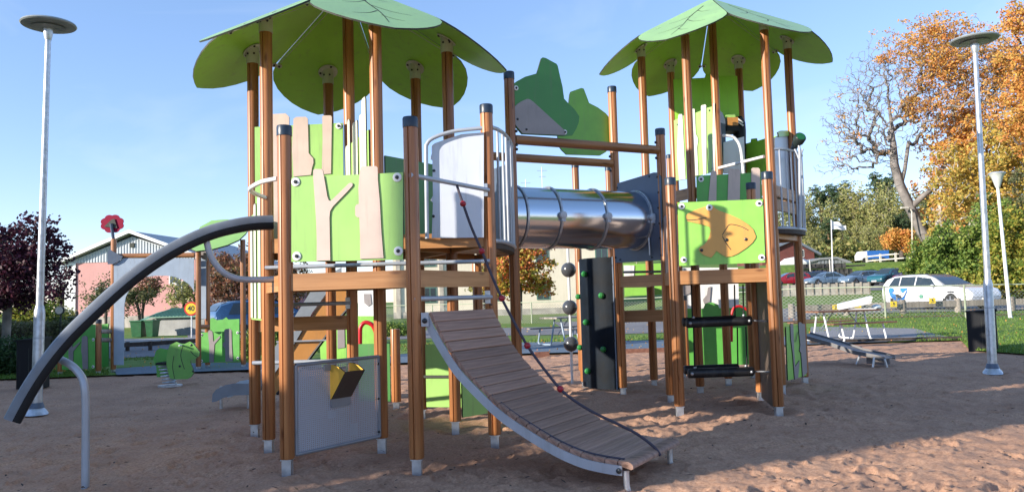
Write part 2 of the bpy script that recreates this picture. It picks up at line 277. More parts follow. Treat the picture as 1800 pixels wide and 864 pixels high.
# ------------------------------------------------------------------ mesh builder
class MB:
    def __init__(s): s.v = []; s.f = []; s.mi = []; s.k = 0
    def add(s, vs, fs, mi=0):
        o = len(s.v); s.v += [tuple(p) for p in vs]
        s.f += [tuple(o+i for i in f) for f in fs]; s.mi += [mi]*len(fs); return s
    def box(s, c, sz, X=None, Y=None, Z=None, mi=0):
        c = Vector(c); X = Vector(X or (1, 0, 0)).normalized(); Y = Vector(Y or (0, 1, 0)).normalized(); Z = Vector(Z or (0, 0, 1)).normalized()
        vs = [c + X*(sz[0]/2*a) + Y*(sz[1]/2*b) + Z*(sz[2]/2*d) for a in (-1, 1) for b in (-1, 1) for d in (-1, 1)]
        return s.add(vs, [(0, 1, 3, 2), (4, 6, 7, 5), (0, 4, 5, 1), (2, 3, 7, 6), (0, 2, 6, 4), (1, 5, 7, 3)], mi)
    def bar(s, p, q, wd, ht, up=(0, 0, 1), mi=0):       # box between two points
        p, q = Vector(p), Vector(q); X = (q-p).normalized(); Y = Vector(up).cross(X).normalized(); Z = X.cross(Y)
        return s.box((p+q)/2, ((q-p).length, wd, ht), X, Y, Z, mi)
    def tube(s, pts, r, n=10, mi=0, caps=True):
        pts = [Vector(p) for p in pts]; rs = r if isinstance(r, (list, tuple)) else [r]*len(pts)
        rings = []; prev = None
        for i, p in enumerate(pts):
            d = (pts[min(i+1, len(pts)-1)] - pts[max(i-1, 0)]).normalized()
            if prev is None:
                a = Vector((0, 0, 1)) if abs(d.z) < .9 else Vector((1, 0, 0)); X = d.cross(a).normalized()
            else: X = (prev - d*prev.dot(d)).normalized()
            prev = X; Y = d.cross(X)
            rings.append([p + (X*cos(2*pi*k/n) + Y*sin(2*pi*k/n))*rs[i] for k in range(n)])
        vs = [v for R in rings for v in R]; fs = []
        for i in range(len(pts)-1):
            for k in range(n): a = i*n+k; b = i*n+(k+1) % n; fs.append((a, b, b+n, a+n))
        if caps: fs.append(tuple(range(n-1, -1, -1))); fs.append(tuple(range((len(pts)-1)*n, len(pts)*n)))
        return s.add(vs, fs, mi)
    def cyl(s, p, q, r, r2=None, n=12, mi=0): return s.tube([p, q], [r, r if r2 is None else r2], n, mi)
    def ball(s, c, r, n=10, m=7, sc_=(1, 1, 1), mi=0):
        c = Vector(c); vs = [c+Vector((0, 0, r*sc_[2]))]; fs = []
        for i in range(1, m):
            a = pi*i/m
            for k in range(n): b = 2*pi*k/n; vs.append(c+Vector((r*sc_[0]*sin(a)*cos(b), r*sc_[1]*sin(a)*sin(b), r*sc_[2]*cos(a))))
        vs.append(c-Vector((0, 0, r*sc_[2])))
        for k in range(n): fs.append((0, 1+k, 1+(k+1) % n))
        for i in range(m-2):
            for k in range(n): a = 1+i*n+k; b = 1+i*n+(k+1) % n; fs.append((a, a+n, b+n, b))
        L = len(vs)-1; o = 1+(m-2)*n
        for k in range(n): fs.append((L, o+(k+1) % n, o+k))
        return s.add(vs, fs, mi)
    def prism(s, front, off, mi=0, side=None):         # polygon of 3D points, extruded by vector off
        n = len(front); off = Vector(off); a = [Vector(p) for p in front]; b = [p+off for p in a]
        s.add(a+b, [tuple(range(n)), tuple(range(2*n-1, n-1, -1))], mi)
        o = len(s.v)-2*n; s.f += [(o+i, o+i+n, o+(i+1) % n+n, o+(i+1) % n) for i in range(n)]; s.mi += [mi if side is None else side]*n
        return s
    def lathe(s, c, prof, n=16, mi=0, axis=None, X=None):
        c = Vector(c); Z = Vector(axis or (0, 0, 1)).normalized(); X = Vector(X) if X else (Z.orthogonal().normalized()); Y = Z.cross(X)
        vs = []; fs = []
        for r, z in prof: vs += [c + Z*z + (X*cos(2*pi*k/n)+Y*sin(2*pi*k/n))*r for k in range(n)]
        for i in range(len(prof)-1):
            for k in range(n): a = i*n+k; b = i*n+(k+1) % n; fs.append((a, b, b+n, a+n))
        fs.append(tuple(range(n-1, -1, -1))); fs.append(tuple(range((len(prof)-1)*n, len(prof)*n)))
        return s.add(vs, fs, mi)
    def mesh(s, name, mats, smooth=False):
        me = bpy.data.meshes.new(name); me.from_pydata(s.v, [], s.f)
        for m in (mats if isinstance(mats, (list, tuple)) else [mats]): me.materials.append(MAT[m])
        me.polygons.foreach_set('material_index', s.mi)
        bm = bmesh.new(); bm.from_mesh(me); bmesh.ops.recalc_face_normals(bm, faces=bm.faces); bm.to_mesh(me); bm.free()
        if smooth: me.polygons.foreach_set('use_smooth', [True]*len(me.polygons)); me.set_sharp_from_angle(angle=radians(38))
        me.update(); return me
ROOT = {}
def tag(o, label=None, cat=None, group=None, kind=None):
    for k, v in (('label', label), ('category', cat), ('group', group), ('kind', kind)):
        if v: o[k] = v
    return o
def empty(name, loc, label, cat, group=None, rz=0.0):
    o = bpy.data.objects.new(name, None); COL.objects.link(o); o.location = loc; o.rotation_euler = (0, 0, rz); o.empty_display_size = .2
    ROOT[o.name] = Vector(loc); return tag(o, label, cat, group)
def obj(name, mb, mats, parent=None, smooth=False, label=None, local=False, kind=None):
    me = mb.mesh(name, mats, smooth) if isinstance(mb, MB) else mb
    o = bpy.data.objects.new(name, me); COL.objects.link(o)
    if parent is not None:
        o.parent = parent
        if not local and parent.name in ROOT: o.matrix_parent_inverse = Matrix.Translation(-ROOT[parent.name])
    if label: o['label'] = label
    if kind: o['kind'] = kind
    return o
def thing(name, mb, mats, label, cat, group=None, smooth=False, kind=None):
    return tag(obj(name, mb, mats, None, smooth), label, cat, group, kind)
def kids(o): return [c for c in bpy.data.objects if c.parent == o]
def copy_tree(o, parent=None):
    c = o.copy(); COL.objects.link(c)
    if parent is not None: c.parent = parent
    for ch in o.children: copy_tree(ch, c)
    return c
def copy_thing(o, loc, rz=0.0, label=None, group=None, scale=None):
    c = copy_tree(o); c.location = loc; c.rotation_euler = (0, 0, rz)
    if scale: c.scale = (scale,)*3 if isinstance(scale, (int, float)) else scale
    if label: c['label'] = label
    if group: c['group'] = group
    return c
def bez(pts, n=8):                    # Catmull-Rom through points (any dimension)
    P = [Vector(p) for p in pts]; out = []
    for i in range(len(P)-1):
        a, b, c, d = P[max(i-1, 0)], P[i], P[i+1], P[min(i+2, len(P)-1)]
        for k in range(n):
            t = k/n; out.append(.5*((2*b)+(c-a)*t+(2*a-5*b+4*c-d)*t*t+(3*b-a-3*c+d)*t**3))
    out.append(P[-1]); return out
class Pl:                              # an upright plane between two plan points, facing the camera
    def __init__(s, a, b, off=0.0):
        s.a = Vector((a[0], a[1], 0)); b = Vector((b[0], b[1], 0)); s.L = (b-s.a).length; s.u = (b-s.a)/s.L
        s.n = Vector((s.u.y, -s.u.x, 0))
        if s.n.dot(Vector((0, 0, 0))-s.a) < 0: s.n = -s.n
        s.a = s.a + s.n*off
    def p(s, u, z, w=0.0): return s.a + s.u*u + Vector((0, 0, z)) + s.n*w
    def px(s, x, y):
        d = ray(x, y); o = Vector((0, 0, HC)); t = (s.a-o).dot(s.n)/d.dot(s.n); q = o+d*t-s.a
        return (q.dot(s.u), q.z)
    def poly(s, pts): return [s.px(*q) for q in pts]
def Z(ox, oy, k, pts): return [(ox+x/k, oy+y/k) for x, y in pts]
def rect(u0, z0, u1, z1): return [(u0, z0), (u1, z0), (u1, z1), (u0, z1)]
def rrect(u0, z0, u1, z1, r=.03, n=3):
    out = []
    for cx, cy, a0 in ((u1-r, z1-r, 0), (u0+r, z1-r, 90), (u0+r, z0+r, 180), (u1-r, z0+r, 270)):
        for k in range(n+1): a = radians(a0+90*k/n); out.append((cx+r*cos(a), cy+r*sin(a)))
    return out
def panel(pl, uv, th, name, mat, parent, w=0.0, label=None, side='core'):
    mb = MB().prism([pl.p(u, z, w+th/2) for u, z in uv], pl.n*(-th), 0, 1)
    return obj(name, mb, [mat, side], parent, label=label)
def bolts(pl, pts, parent, w=.012, r=.035, plate='white_paint'):
    for u, z in pts:
        mb = MB().lathe(pl.p(u, z, w), [(r, 0), (r, .006), (r*.9, .01)], 18, 0, axis=pl.n)
        b = obj('bolt_plate', mb, plate, parent, True)
        obj('bolt', MB().lathe(pl.p(u, z, w+.01), [(r*.42, 0), (r*.42, .008), (r*.25, .016)], 12, 0, axis=pl.n), 'bolt_dark', b if parent.name in ROOT else parent, True)
def small_bolts(pl, pts, parent, w=.012, r=.014):
    mb = MB()
    for u, z in pts: mb.lathe(pl.p(u, z, w), [(r, 0), (r, .006), (r*.5, .012)], 10, 0, axis=pl.n)
    return obj('bolt_heads', mb, 'bolt_dark', parent, True, kind='stuff')
def xy(v): return (v[0], v[1])
exec_parts = []
# ================================================================== PLAY TOWERS
PS = empty('play_structure', (0.6, 9.2, 0), 'large wooden climbing frame with two leaf-roofed towers joined by a steel tunnel', 'climbing frame')
def wall_xy(*a): return a
A = (-1.89, 6.58); B = (-.81, 6.44); C = (-2.34, 7.55); E = (-1.26, 7.46); Fp = (-.21, 7.46); G = (-.64, 8.34); T = (-1.10, 9.32)
S = (-2.17, 9.42); D = (-2.79, 8.53); O = (-1.72, 8.44); I = (-1.51, 10.06); H = (.02, 9.01); J = (-.45, 9.94)
g1 = (1.83, 8.98); g2 = (2.86, 8.74); h1 = (1.93, 9.98); k1 = (3.07, 10.03); i1 = (1.46, 10.91); m1 = (1.02, 11.84)
ra = (2.49, 10.80); rb = (3.56, 10.70); rc = (4.19, 11.58); rd = (3.74, 12.56); re = (2.66, 12.66); rf = (2.04, 11.78); rO = (3.11, 11.68)
def post_mb(x, y, z0, z1, r=.06, rot=radians(-105)):
    prof = []
    for q in range(4):
        b = rot+q*pi/2
        for da, rr in ((0, r*.74), (.10, r*.98)): prof.append((b+da, rr))
        for da in (.35, .6, .785, .97, 1.22): prof.append((b+da, r*(1.0 if da not in (.785,) else 1.015)))
        prof.append((b+pi/2-.10, r*.98))
    n = len(prof); vs = []
    for z, k in ((z0, .93), (z0+.012, 1), (z1-.008, 1), (z1, .95)):
        vs += [(x+cos(a)*rr*k, y+sin(a)*rr*k, z) for a, rr in prof]
    fs = [(i*n+j, i*n+(j+1) % n, (i+1)*n+(j+1) % n, (i+1)*n+j) for i in range(3) for j in range(n)]
    fs += [tuple(range(n-1, -1, -1)), tuple(range(3*n, 4*n))]
    return MB().add(vs, fs)
def post(p, top, cap=True, parent=None, r=.06, foot=.09, root=None):
    x, y = p; parent = parent or PS
    o = obj('post', post_mb(x, y, foot, top, r), 'post_wood', parent, True)
    mb = MB().box((x, y, foot/2-.05), (.075*r/.06, .075*r/.06, foot+.1)).box((x, y-.0, foot-.006), (.095*r/.06, .095*r/.06, .008))
    obj('post_foot', mb, 'galv', o)
    if cap: obj('post_cap', MB().lathe((x, y, top-.004), [(r*1.06, -.075), (r*1.07, -.07), (r*1.07, 0), (r*.98, .012), (r*.6, .017)], 20), 'navy_cap', o, True)
    small = MB().lathe((x, y, .42), [(.012, -.001), (.012, .003)], 8, 0, axis=(.3, -1, 0))
    return o
def post_bolt(p, z, o=None, ang=-100): pass
for p, z in ((A, 2.84), (B, 2.85), (Fp, 3.19), (H, 3.95), (g1, 2.66), (g2, 2.66), (h1, 3.44), (i1, 4.25), (k1, 2.72)): post(p, z)
for p, z in ((I, 1.0), (J, 1.9), (m1, 1.86)): post(p, z, False)
H1, H2 = 4.05, 4.985
for p in (C, E, G, T, S, D): post(p, H1+.0, False)
for p in (ra, rb, rc, rd, re, rf): post(p, H2+.0, False)
post(O, H1+.68, False); post(rO, H2+.68, False)
# ---- leaf roofs: a kite-shaped inner half along the seams and a pointed outer lobe
def roof(cx, cy, posts, z108):
    sl = .62
    prof = [(.07, .035), (.35, .197), (.7, .4), (.98, .562), (1.08, .612), (1.16, .632), (1.27, .615), (1.38, .553), (1.48, .462), (1.57, .35), (1.64, .225), (1.69, .09)]
    out0 = prof + [(1.715, 0)] + [(r, -h) for r, h in reversed(prof)]
    for i, p in enumerate(posts):
        d = Vector((p[0]-cx, p[1]-cy, 0)).normalized(); t = Vector((-d.y, d.x, 0))
        zf = lambda r: z108+.1 + (1.08-r)*sl
        def pt(r, h, w=0.0): return Vector((cx, cy, 0)) + d*r + t*h + Vector((0, 0, zf(r)+w))
        up = (Vector((0, 0, 1))*1 + d*sl).normalized()
        lm = MB().prism([pt(r, h) + up*.016 for r, h in out0], up*(-.016), 0, 1); lm.mi[0] = 2
        lf = obj('roof_leaf', lm, ['leaf_green', 'core', 'leaf_top'], PS)
        # engraved veins on the top face
        mb = MB()
        def vein(q, wd):
            Q = bez([(a, b, 0) for a, b in q], 5); L = len(Q)
            vs = []; fs = []
            for k, v in enumerate(Q):
                dv = (Q[min(k+1, L-1)]-Q[max(k-1, 0)]).normalized(); s = Vector((-dv.y, dv.x)); ww = wd*(1-.75*k/L)
                for e in (-1, 1): vs.append(pt(v.x+s.x*ww*e, v.y+s.y*ww*e) + up*.0175)
            for k in range(L-1): fs.append((2*k, 2*k+1, 2*k+3, 2*k+2))
            mb.add(vs, fs)
        vein([(.35, .01), (.8, -.02), (1.2, .02), (1.55, 0)], .011)
        for r0, s_, L in ((.55, 1, .25), (.75, -1, .3), (.95, 1, .36), (1.15, -1, .3), (1.3, 1, .2)):
            vein([(r0, 0), (r0+L*.45, s_*L*.42), (r0+L*.62, s_*L*.95)], .007)
        mb.v, mb.f, mb.mi = mb.v, mb.f, mb.mi
        obj('leaf_vein', mb, 'core', lf)
        # collar bracket
        c0 = Vector((p[0], p[1], zf(1.08)-.006)); mb = MB(); N = 20; ring_ = [(p[0]+.067*cos(2*pi*k/N), p[1]+.067*sin(2*pi*k/N)) for k in range(N)]
        rd_ = lambda x, y: (x-cx)*d.x+(y-cy)*d.y
        vs = [(x, y, z108-.06) for x, y in ring_] + [(x, y, zf(rd_(x, y))-.01) for x, y in ring_]
        mb.add(vs, [(k, (k+1) % N, N+(k+1) % N, N+k) for k in range(N)] + [tuple(range(N-1, -1, -1))])
        mb.lathe(c0 - up*.012, [(.115, 0), (.115, .010)], 24, 0, axis=up)
        c_ = obj('leaf_bracket', mb, 'cream_metal', lf, True)
        bm_ = MB()
        for a in (20, 140, 260):
            q = c0 - up*.012 + (up.orthogonal().normalized()*cos(radians(a)) + up.cross(up.orthogonal()).normalized()*sin(radians(a)))*.092
            bm_.ball(q, .014, 8, 5)
        for a in (-60, -120, 120): bm_.ball((p[0]+.069*cos(radians(a)), p[1]+.069*sin(radians(a)), z108+.04), .012, 8, 5)
        obj('bracket_bolts', bm_, 'bolt_dark', lf, kind='stuff')
        # seam clip between this leaf and the next
        a2 = radians(30); dd = d*cos(a2)+t*sin(a2); sm = Vector((cx, cy, 0))+dd*1.21; sm.z = zf(1.21*cos(a2))-.02
        tt = Vector((-dd.y, dd.x, 0)); mb = MB()
        for e in (-1, 1): mb.lathe(sm+tt*.035*e, [(.032, -.006), (.032, .004)], 12, 0, axis=up)
        cl = obj('seam_clip', mb, 'cream_metal', lf, True)
        obj('seam_rod', MB().cyl(sm+Vector((0, 0, -.012)), Vector((cx, cy, zf(.1)-.03)), .0035, n=6), 'cream_metal', lf)
        mb = MB()
        for e in (-1, 1): mb.ball(sm+tt*.035*e-up*.008, .014, 8, 5)
        obj('clip_bolts', mb, 'bolt_dark', lf, kind='stuff')
roof(-1.718, 8.437, (C, E, G, T, S, D), H1)
roof(3.113, 11.682, (ra, rb, rc, rd, re, rf), H2)
# ---- beams, decks
def beam(p, q, z0, z1, name='beam', th=.045, mat='beam_wood', ins=.05, off=0.0):
    p, q = Vector((*p, 0)), Vector((*q, 0)); d = (q-p).normalized(); n = Vector((d.y, -d.x, 0))
    if n.dot(-p) < 0: n = -n
    mb = MB(); c = (p+q)/2 + n*off; L = (q-p).length-2*ins
    # local mesh along X so that the grain runs along the beam
    mb.box((0, 0, 0), (L, th, z1-z0))
    o = obj(name, mb, mat, PS, local=True)
    o.location = c + Vector((0, 0, (z0+z1)/2)) - ROOT[PS.name]; o.rotation_euler = (0, 0, atan2(d.y, d.x))
    return o
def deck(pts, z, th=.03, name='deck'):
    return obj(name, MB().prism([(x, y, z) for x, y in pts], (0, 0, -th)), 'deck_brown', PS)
for p, q in ((A, B), (B, E), (A, C), (C, E), (B, Fp)): beam(p, q, 1.46, 1.60)
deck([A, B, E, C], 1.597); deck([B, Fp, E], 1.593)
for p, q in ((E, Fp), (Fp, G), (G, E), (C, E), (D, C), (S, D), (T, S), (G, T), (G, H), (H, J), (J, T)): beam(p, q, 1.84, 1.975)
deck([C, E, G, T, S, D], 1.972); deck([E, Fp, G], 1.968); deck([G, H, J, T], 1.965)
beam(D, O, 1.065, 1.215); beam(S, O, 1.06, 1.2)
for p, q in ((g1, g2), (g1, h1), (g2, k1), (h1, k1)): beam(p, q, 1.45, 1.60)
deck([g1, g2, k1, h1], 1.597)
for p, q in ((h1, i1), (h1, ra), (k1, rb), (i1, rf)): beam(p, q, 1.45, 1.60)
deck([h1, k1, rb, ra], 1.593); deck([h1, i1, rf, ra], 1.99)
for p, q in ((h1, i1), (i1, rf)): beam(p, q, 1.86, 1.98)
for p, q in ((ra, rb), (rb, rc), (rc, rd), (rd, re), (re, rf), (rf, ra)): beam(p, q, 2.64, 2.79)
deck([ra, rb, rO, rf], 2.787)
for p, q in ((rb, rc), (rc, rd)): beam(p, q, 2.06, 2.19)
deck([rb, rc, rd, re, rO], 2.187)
# ---- panels
def decor(pl, pts, mat, parent, w=.0095, th=.012, px=True, name='tree_shape', label=None):
    uv = pl.poly(pts) if px else pts
    return panel(pl, uv, th, name, mat, parent, w+th/2, label)
# front panel A-B with the two beige trees
pl = Pl(A, B, .035)
fp = panel(pl, pl.poly([(513, 313), (709, 303), (709, 456), (513, 460)]), .019, 'panel', 'lime', PS, label='lime green panel with two pale tree trunks at the front of the left tower')
z3 = lambda pts: Z(420, 190, 2.7, pts)
decor(pl, z3([(357, 296), (366, 290), (396, 291), (403, 300), (412, 350), (424, 420), (431, 439), (440, 441), (452, 430), (526, 358), (537, 355), (544, 361), (542, 371), (520, 396), (450, 468), (437, 490), (434, 520), (438, 722), (373, 724), (374, 640), (371, 540), (362, 400), (357, 330)]), 'beige', fp)
decor(pl, z3([(583, 282), (592, 278), (654, 277), (662, 284), (663, 340), (672, 440), (680, 590), (690, 711), (579, 715), (578, 600), (575, 520), (566, 519), (556, 510), (555, 470), (562, 458), (573, 456), (571, 380), (576, 310)]), 'beige', fp)
bolts(pl, [pl.px(521, 320), pl.px(699, 312), pl.px(523, 450), pl.px(701, 441)], fp, .0095, .038)
# panel D-O
pl = Pl(D, O, .07)
L = pl.L
p2 = panel(pl, rect(.05, 1.975, L-.05, 3.27), .019, 'panel', 'lime', PS)
decor(pl, [(.17, 1.99), (.42, 1.99), (.43, 2.3), (.47, 2.5), (.45, 2.62), (.43, 2.7), (.44, 3.36), (.4, 3.4), (.22, 3.4), (.18, 3.36), (.19, 2.9)], 'beige', p2, px=False)
decor(pl, z3([(262, 52), (275, 44), (320, 43), (330, 52), (332, 120), (334, 215), (345, 228), (356, 240), (357, 262), (350, 285), (345, 318), (262, 326), (255, 200)]), 'beige', p2)
decor(pl, z3([(398, 42), (405, 37), (438, 37), (444, 44), (442, 180), (440, 312), (396, 316), (400, 150)]), 'beige', p2)
bolts(pl, [pl.px(596, 222)], p2, .0095, .034)
# panel O-E, seen at a slant, jagged strips
pl = Pl(O, E, .05)
p3 = panel(pl, rect(.08, 1.975, pl.L-.08, 3.0), .019, 'panel', 'lime', PS)
for u0, u1, z in ((.1, .22, 3.0), (.2, .3, 3.26), (.42, .62, 3.18), (.7, .82, 3.2), (.8, .95, 3.34)):
    decor(pl, [(u0, 1.99), (u1, 1.99), (u1, z-.03), (u1-.02, z), (u0+.02, z), (u0, z-.03)], 'pale', p3, px=False)
# panel D-C low slanted
pl = Pl(D, C, .03)
p4 = panel(pl, rect(.07, 1.2, pl.L-.07, 2.3), .019, 'panel', 'lime', PS)
for u0, u1, z in ((.12, .3, 2.25), (.42, .6, 2.38), (.75, .95, 2.42)):
    decor(pl, [(u0, 1.22), (u1, 1.22), (u1, z-.03), (u1-.02, z), (u0+.02, z), (u0, z-.03)], 'pale', p4, px=False)
# white panel E-F with its bent tube frame
pl = Pl(E, Fp, .07)
z4 = lambda pts: Z(700, 200, 3.323, pts)
wp = panel(pl, pl.poly(z4([(196, 725), (203, 520), (190, 505), (203, 478), (200, 272), (186, 262), (196, 235), (196, 186), (215, 172), (280, 150), (370, 120), (492, 110), (500, 110), (500, 722)])), .014, 'panel', 'white_panel', PS, label='smooth white panel behind the bent grey rail on the left tower')
small_bolts(pl, [pl.px(763, 300), pl.px(762, 380)], wp, .007)
rail_pts = [pl.p(*pl.px(*q), .05) for q in z4([(172, 730), (168, 400), (166, 215), (172, 182), (195, 155), (250, 130), (330, 108), (410, 98), (492, 90)])]
obj('bent_rail', MB().tube(bez(rail_pts, 4), .019, 12), 'rail_grey', PS, True)
pg = panel(Pl(E, G, .0), rect(.1, 1.975, .95, 2.75), .019, 'panel', 'deep_green', PS)
# curved balcony balusters F..H
def balcony(c0, c1, bulge, z0, z1, nb, side, name='balcony_rail'):
    a = Vector((*c0, 0)); b = Vector((*c1, 0)); d = b-a; n = Vector((d.y, -d.x, 0)).normalized()*side
    cv = [a + d*t + n*bulge*(4*t*(1-t))**.6 for t in [i/12 for i in range(13)]]
    top = obj(name, MB().tube([p+Vector((0, 0, z1)) for p in cv], .02, 10), 'rail_grey', PS, True)
    obj('bottom_rail', MB().tube([p+Vector((0, 0, z0)) for p in cv], .022, 10), 'rail_grey', top, True)
    obj('balcony_floor', MB().prism([p+Vector((0, 0, z0-.02)) for p in cv], (0, 0, -.05)), 'deck_brown', top)
    for k in range(nb):
        t = (k+.6)/(nb+.2); p = a+d*t+n*bulge*(4*t*(1-t))**.6
        obj('baluster', MB().cyl(p+Vector((0, 0, z0)), p+Vector((0, 0, z1)), .013, n=8), 'rail_grey', top, True)
    return top
balcony((-.17, 7.55), (-.02, 8.9), .10, 1.90, 3.0, 8, 1)
# ---- ramp of cross planks
w_ = Vector((.51, .86, 0)).normalized(); dR = Vector((.86, -.51, 0))
plR = Pl((-.76, 6.47), (-.76+.86*2, 6.47-.51*2))
rl = [(746, 553), (757, 578), (775, 610), (803, 653), (838, 691), (878, 729), (922, 760), (975, 792), (1020, 812), (1060, 822), (1093, 827)]
ruv = bez([(u, z, 0) for u, z in plR.poly(rl)], 10); ruv = [(v.x, v.y) for v in ruv]
ramp = empty('_tmp', (0, 0, 0), None, None); bpy.data.objects.remove(ramp); ROOT.pop('_tmp', None)
RW = .95
def rpt(u, z, s, up=0.0): return plR.p(u, z+up) + w_*s
def side_rail(s0, name='ramp_side'):
    mb = MB(); n = len(ruv); vs = []
    for i, (u, z) in enumerate(ruv):
        du = ruv[min(i+1, n-1)][0]-ruv[max(i-1, 0)][0]; dz = ruv[min(i+1, n-1)][1]-ruv[max(i-1, 0)][1]; L = hypot(du, dz)
        nu, nz = -dz/L, du/L
        for e, s in ((-.034, 0), (.034, 0), (.034, .012), (-.034, .012)): vs.append(rpt(u+nu*e, z+nz*e, s0+s))
    fs = [(4*i+k, 4*i+(k+1) % 4, 4*i+4+(k+1) % 4, 4*i+4+k) for i in range(n-1) for k in range(4)] + [(0, 1, 2, 3), (4*n-1, 4*n-2, 4*n-3, 4*n-4)]
    return obj(name, mb.add(vs, fs), 'rail_grey', PS, True)
rs = side_rail(0.0); side_rail(RW)
cum = [0]
for i in range(1, len(ruv)): cum.append(cum[-1]+hypot(ruv[i][0]-ruv[i-1][0], ruv[i][1]-ruv[i-1][1]))
def rat(s):
    for i in range(1, len(ruv)):
        if s <= cum[i] or i == len(ruv)-1:
            t = (s-cum[i-1])/(cum[i]-cum[i-1]); a, b = ruv[i-1], ruv[i]
            return (a[0]+(b[0]-a[0])*t, a[1]+(b[1]-a[1])*t, (b[0]-a[0])/(cum[i]-cum[i-1]), (b[1]-a[1])/(cum[i]-cum[i-1]))
NP = 22; step = (cum[-1]+.06)/NP
for k in range(NP):
    s = (k+.5)*step; u, z, du, dz = rat(min(s, cum[-1]+.03)); rr = random.Random(k)
    wdt = step-.008
    mb = MB(); hw = RW/2-.0; ch = .006; hh = .016
    for (a0, b0) in ((1, 1),):
        pr_ = [(-wdt/2+ch, hh), (wdt/2-ch, hh), (wdt/2, hh-ch), (wdt/2, -hh), (-wdt/2, -hh), (-wdt/2, hh-ch)]
    j = rr.uniform(-.004, .004)
    mb.prism([(-hw+j+.01, y, zz) for y, zz in pr_], (2*hw-.02, 0, 0))
    o = obj('plank', mb, 'ramp_wood', PS, local=True)
    X = w_; Y = (plR.u*du + Vector((0, 0, dz))).normalized(); Zv = X.cross(Y); 
    if Zv.z < 0: Zv = -Zv; X = -X
    Mx = Matrix((X, Y, X.cross(Y))).transposed().to_4x4()
    Mx.translation = rpt(u, z, RW/2+.006) + X.cross(Y)*(.05+rr.uniform(-.0015, .0015)) - ROOT[PS.name]
    o.matrix_local = Mx
# bull-nosed end plank with its two legs
u, z, du, dz = rat(cum[-1]); endc = rpt(u, z, 0, .0)
for s in (.03, RW-.03):
    q = rpt(u+.02, z, s); mb = MB().tube([q + Vector((0, 0, -.0)), q+Vector((0, 0, -.1))+dR*.0, Vector((q.x, q.y, -.06))+dR*.02], .022, 10)
    obj('ramp_leg', mb, 'galv', PS, True)
nose = MB().prism([rpt(u+.0, z, .0)+plR.u*a+Vector((0, 0, b)) for a, b in ((0, .03), (0, .068), (.05, .066), (.075, .055), (.085, .04), (.085, .02), (.07, .012))], w_*(RW+.02))
obj('end_plank', nose, 'ramp_wood', PS, True)
small_bolts(plR, [(u-.02, z)], PS, .004, .02)
rope2 = MB()
lp = [rpt(*rat(s)[:2], .06, .07) for s in [cum[-1]*t/30 for t in range(1, 31)]]
obj('edge_rope', MB().tube(bez(lp, 2), .009, 6), 'rope_dark', PS, True)
# brackets at the ramp head
for P_, px_ in ((B, (747, 561)), (Fp, (864, 533))):
    q = at(px_[0], px_[1], P_[1]-.02)
    obj('ramp_bracket', MB().box(q, (.06, .02, .11)), 'rail_grey', PS)
    obj('bolt', MB().ball(q+Vector((-.0, -.02, -.01)), .022, 10, 7), 'bolt_dark', PS, True)
# ---- tubes
def tube(p, q, z0, z1=None, r=.02, mat='rail_grey', name='crossbar', off=0.0, parent=None):
    z1 = z0 if z1 is None else z1
    return obj(name, MB().cyl((p[0], p[1]-off, z0), (q[0], q[1]-off, z1), r, n=12), mat, parent or PS, True)
tube(B, Fp, 2.37, r=.021, name='grab_bar', off=.055)
tube(B, Fp, 1.365, r=.02, name='grab_bar', off=.05)
tube(C, E, 1.70, r=.019, off=.07); tube(E, Fp, 1.70, r=.019, off=.07)
tube(D, O, 1.345, r=.02, off=.065); tube(D, O, .74, r=.022, off=.065)
for p, z, a in ((O, 1.345, 1), (Fp, 2.37, 1), (Fp, 1.365, 1)):
    obj('tube_bracket', MB().box((p[0]-.03, p[1]-.066, z), (.05, .016, .12)), 'galv', PS)
hoop = [at(x, y, Y) for x, y, Y in ((487, 314, 6.62), (462, 319, 6.68), (445, 327, 6.85), (440, 333, 7.05), (448, 340, 7.3), (466, 347, 7.5))]
obj('hoop_rail', MB().tube(bez(hoop, 6), .02, 12), 'white_paint', PS, True)
# ---- curved slide-down bar on the left
plA = Pl((-2.12, 7.07), (-2.12-.9*2, 7.07-.44*2))
arc = [(479, 391), (450, 392), (420, 396), (375, 407), (325, 428), (275, 457), (225, 494), (170, 543), (120, 592), (80, 641), (48, 690), (22, 738)]
auv = bez([(u, z, 0) for u, z in plA.poly(arc)], 5)
def sweep(pl, path, prof, name, mat, parent, smooth=True):
    n = len(path); m = len(prof); vs = []
    for i, v in enumerate(path):
        d = (path[min(i+1, n-1)]-path[max(i-1, 0)]).normalized(); nu, nz = -d.y, d.x
        if nz < 0: nu, nz = -nu, -nz
        for a, b in prof: vs.append(pl.p(v.x+nu*b, v.y+nz*b, a))
    fs = [(m*i+k, m*i+(k+1) % m, m*i+m+(k+1) % m, m*i+m+k) for i in range(n-1) for k in range(m)] + [tuple(range(m)), tuple(range(m*n-1, m*n-m-1, -1))]
    return obj(name, MB().add(vs, fs), mat, parent, smooth)
bar = sweep(plA, auv, [(.05, -.062), (.062, -.04), (.062, -.006), (.056, .03), (-.056, .03), (-.062, -.006), (-.062, -.04), (-.05, -.062)], 'sliding_bar', 'black_plastic', PS)
bar['label'] = 'long curved black sliding bar reaching down to the sand on the left'
sweep(plA, auv, [(.066, -.004), (.066, .035), (.052, .055), (.02, .064), (-.02, .064), (-.052, .055), (-.066, .035), (-.066, -.004)], 'bar_lit_top', 'bar_top_grey', bar)  # grey strip paints the sunlit top face of the black bar
pp = [plA.p(*plA.px(*q)) for q in ((362, 416), (366, 436), (374, 456), (390, 476), (410, 487), (432, 491), (466, 491), (492, 490))]
obj('bar_arm', MB().tube(bez(pp, 4), .028, 12), 'rail_grey', PS, True)
gp = gnd(150, 846); top = at(150, 700, gp.y)
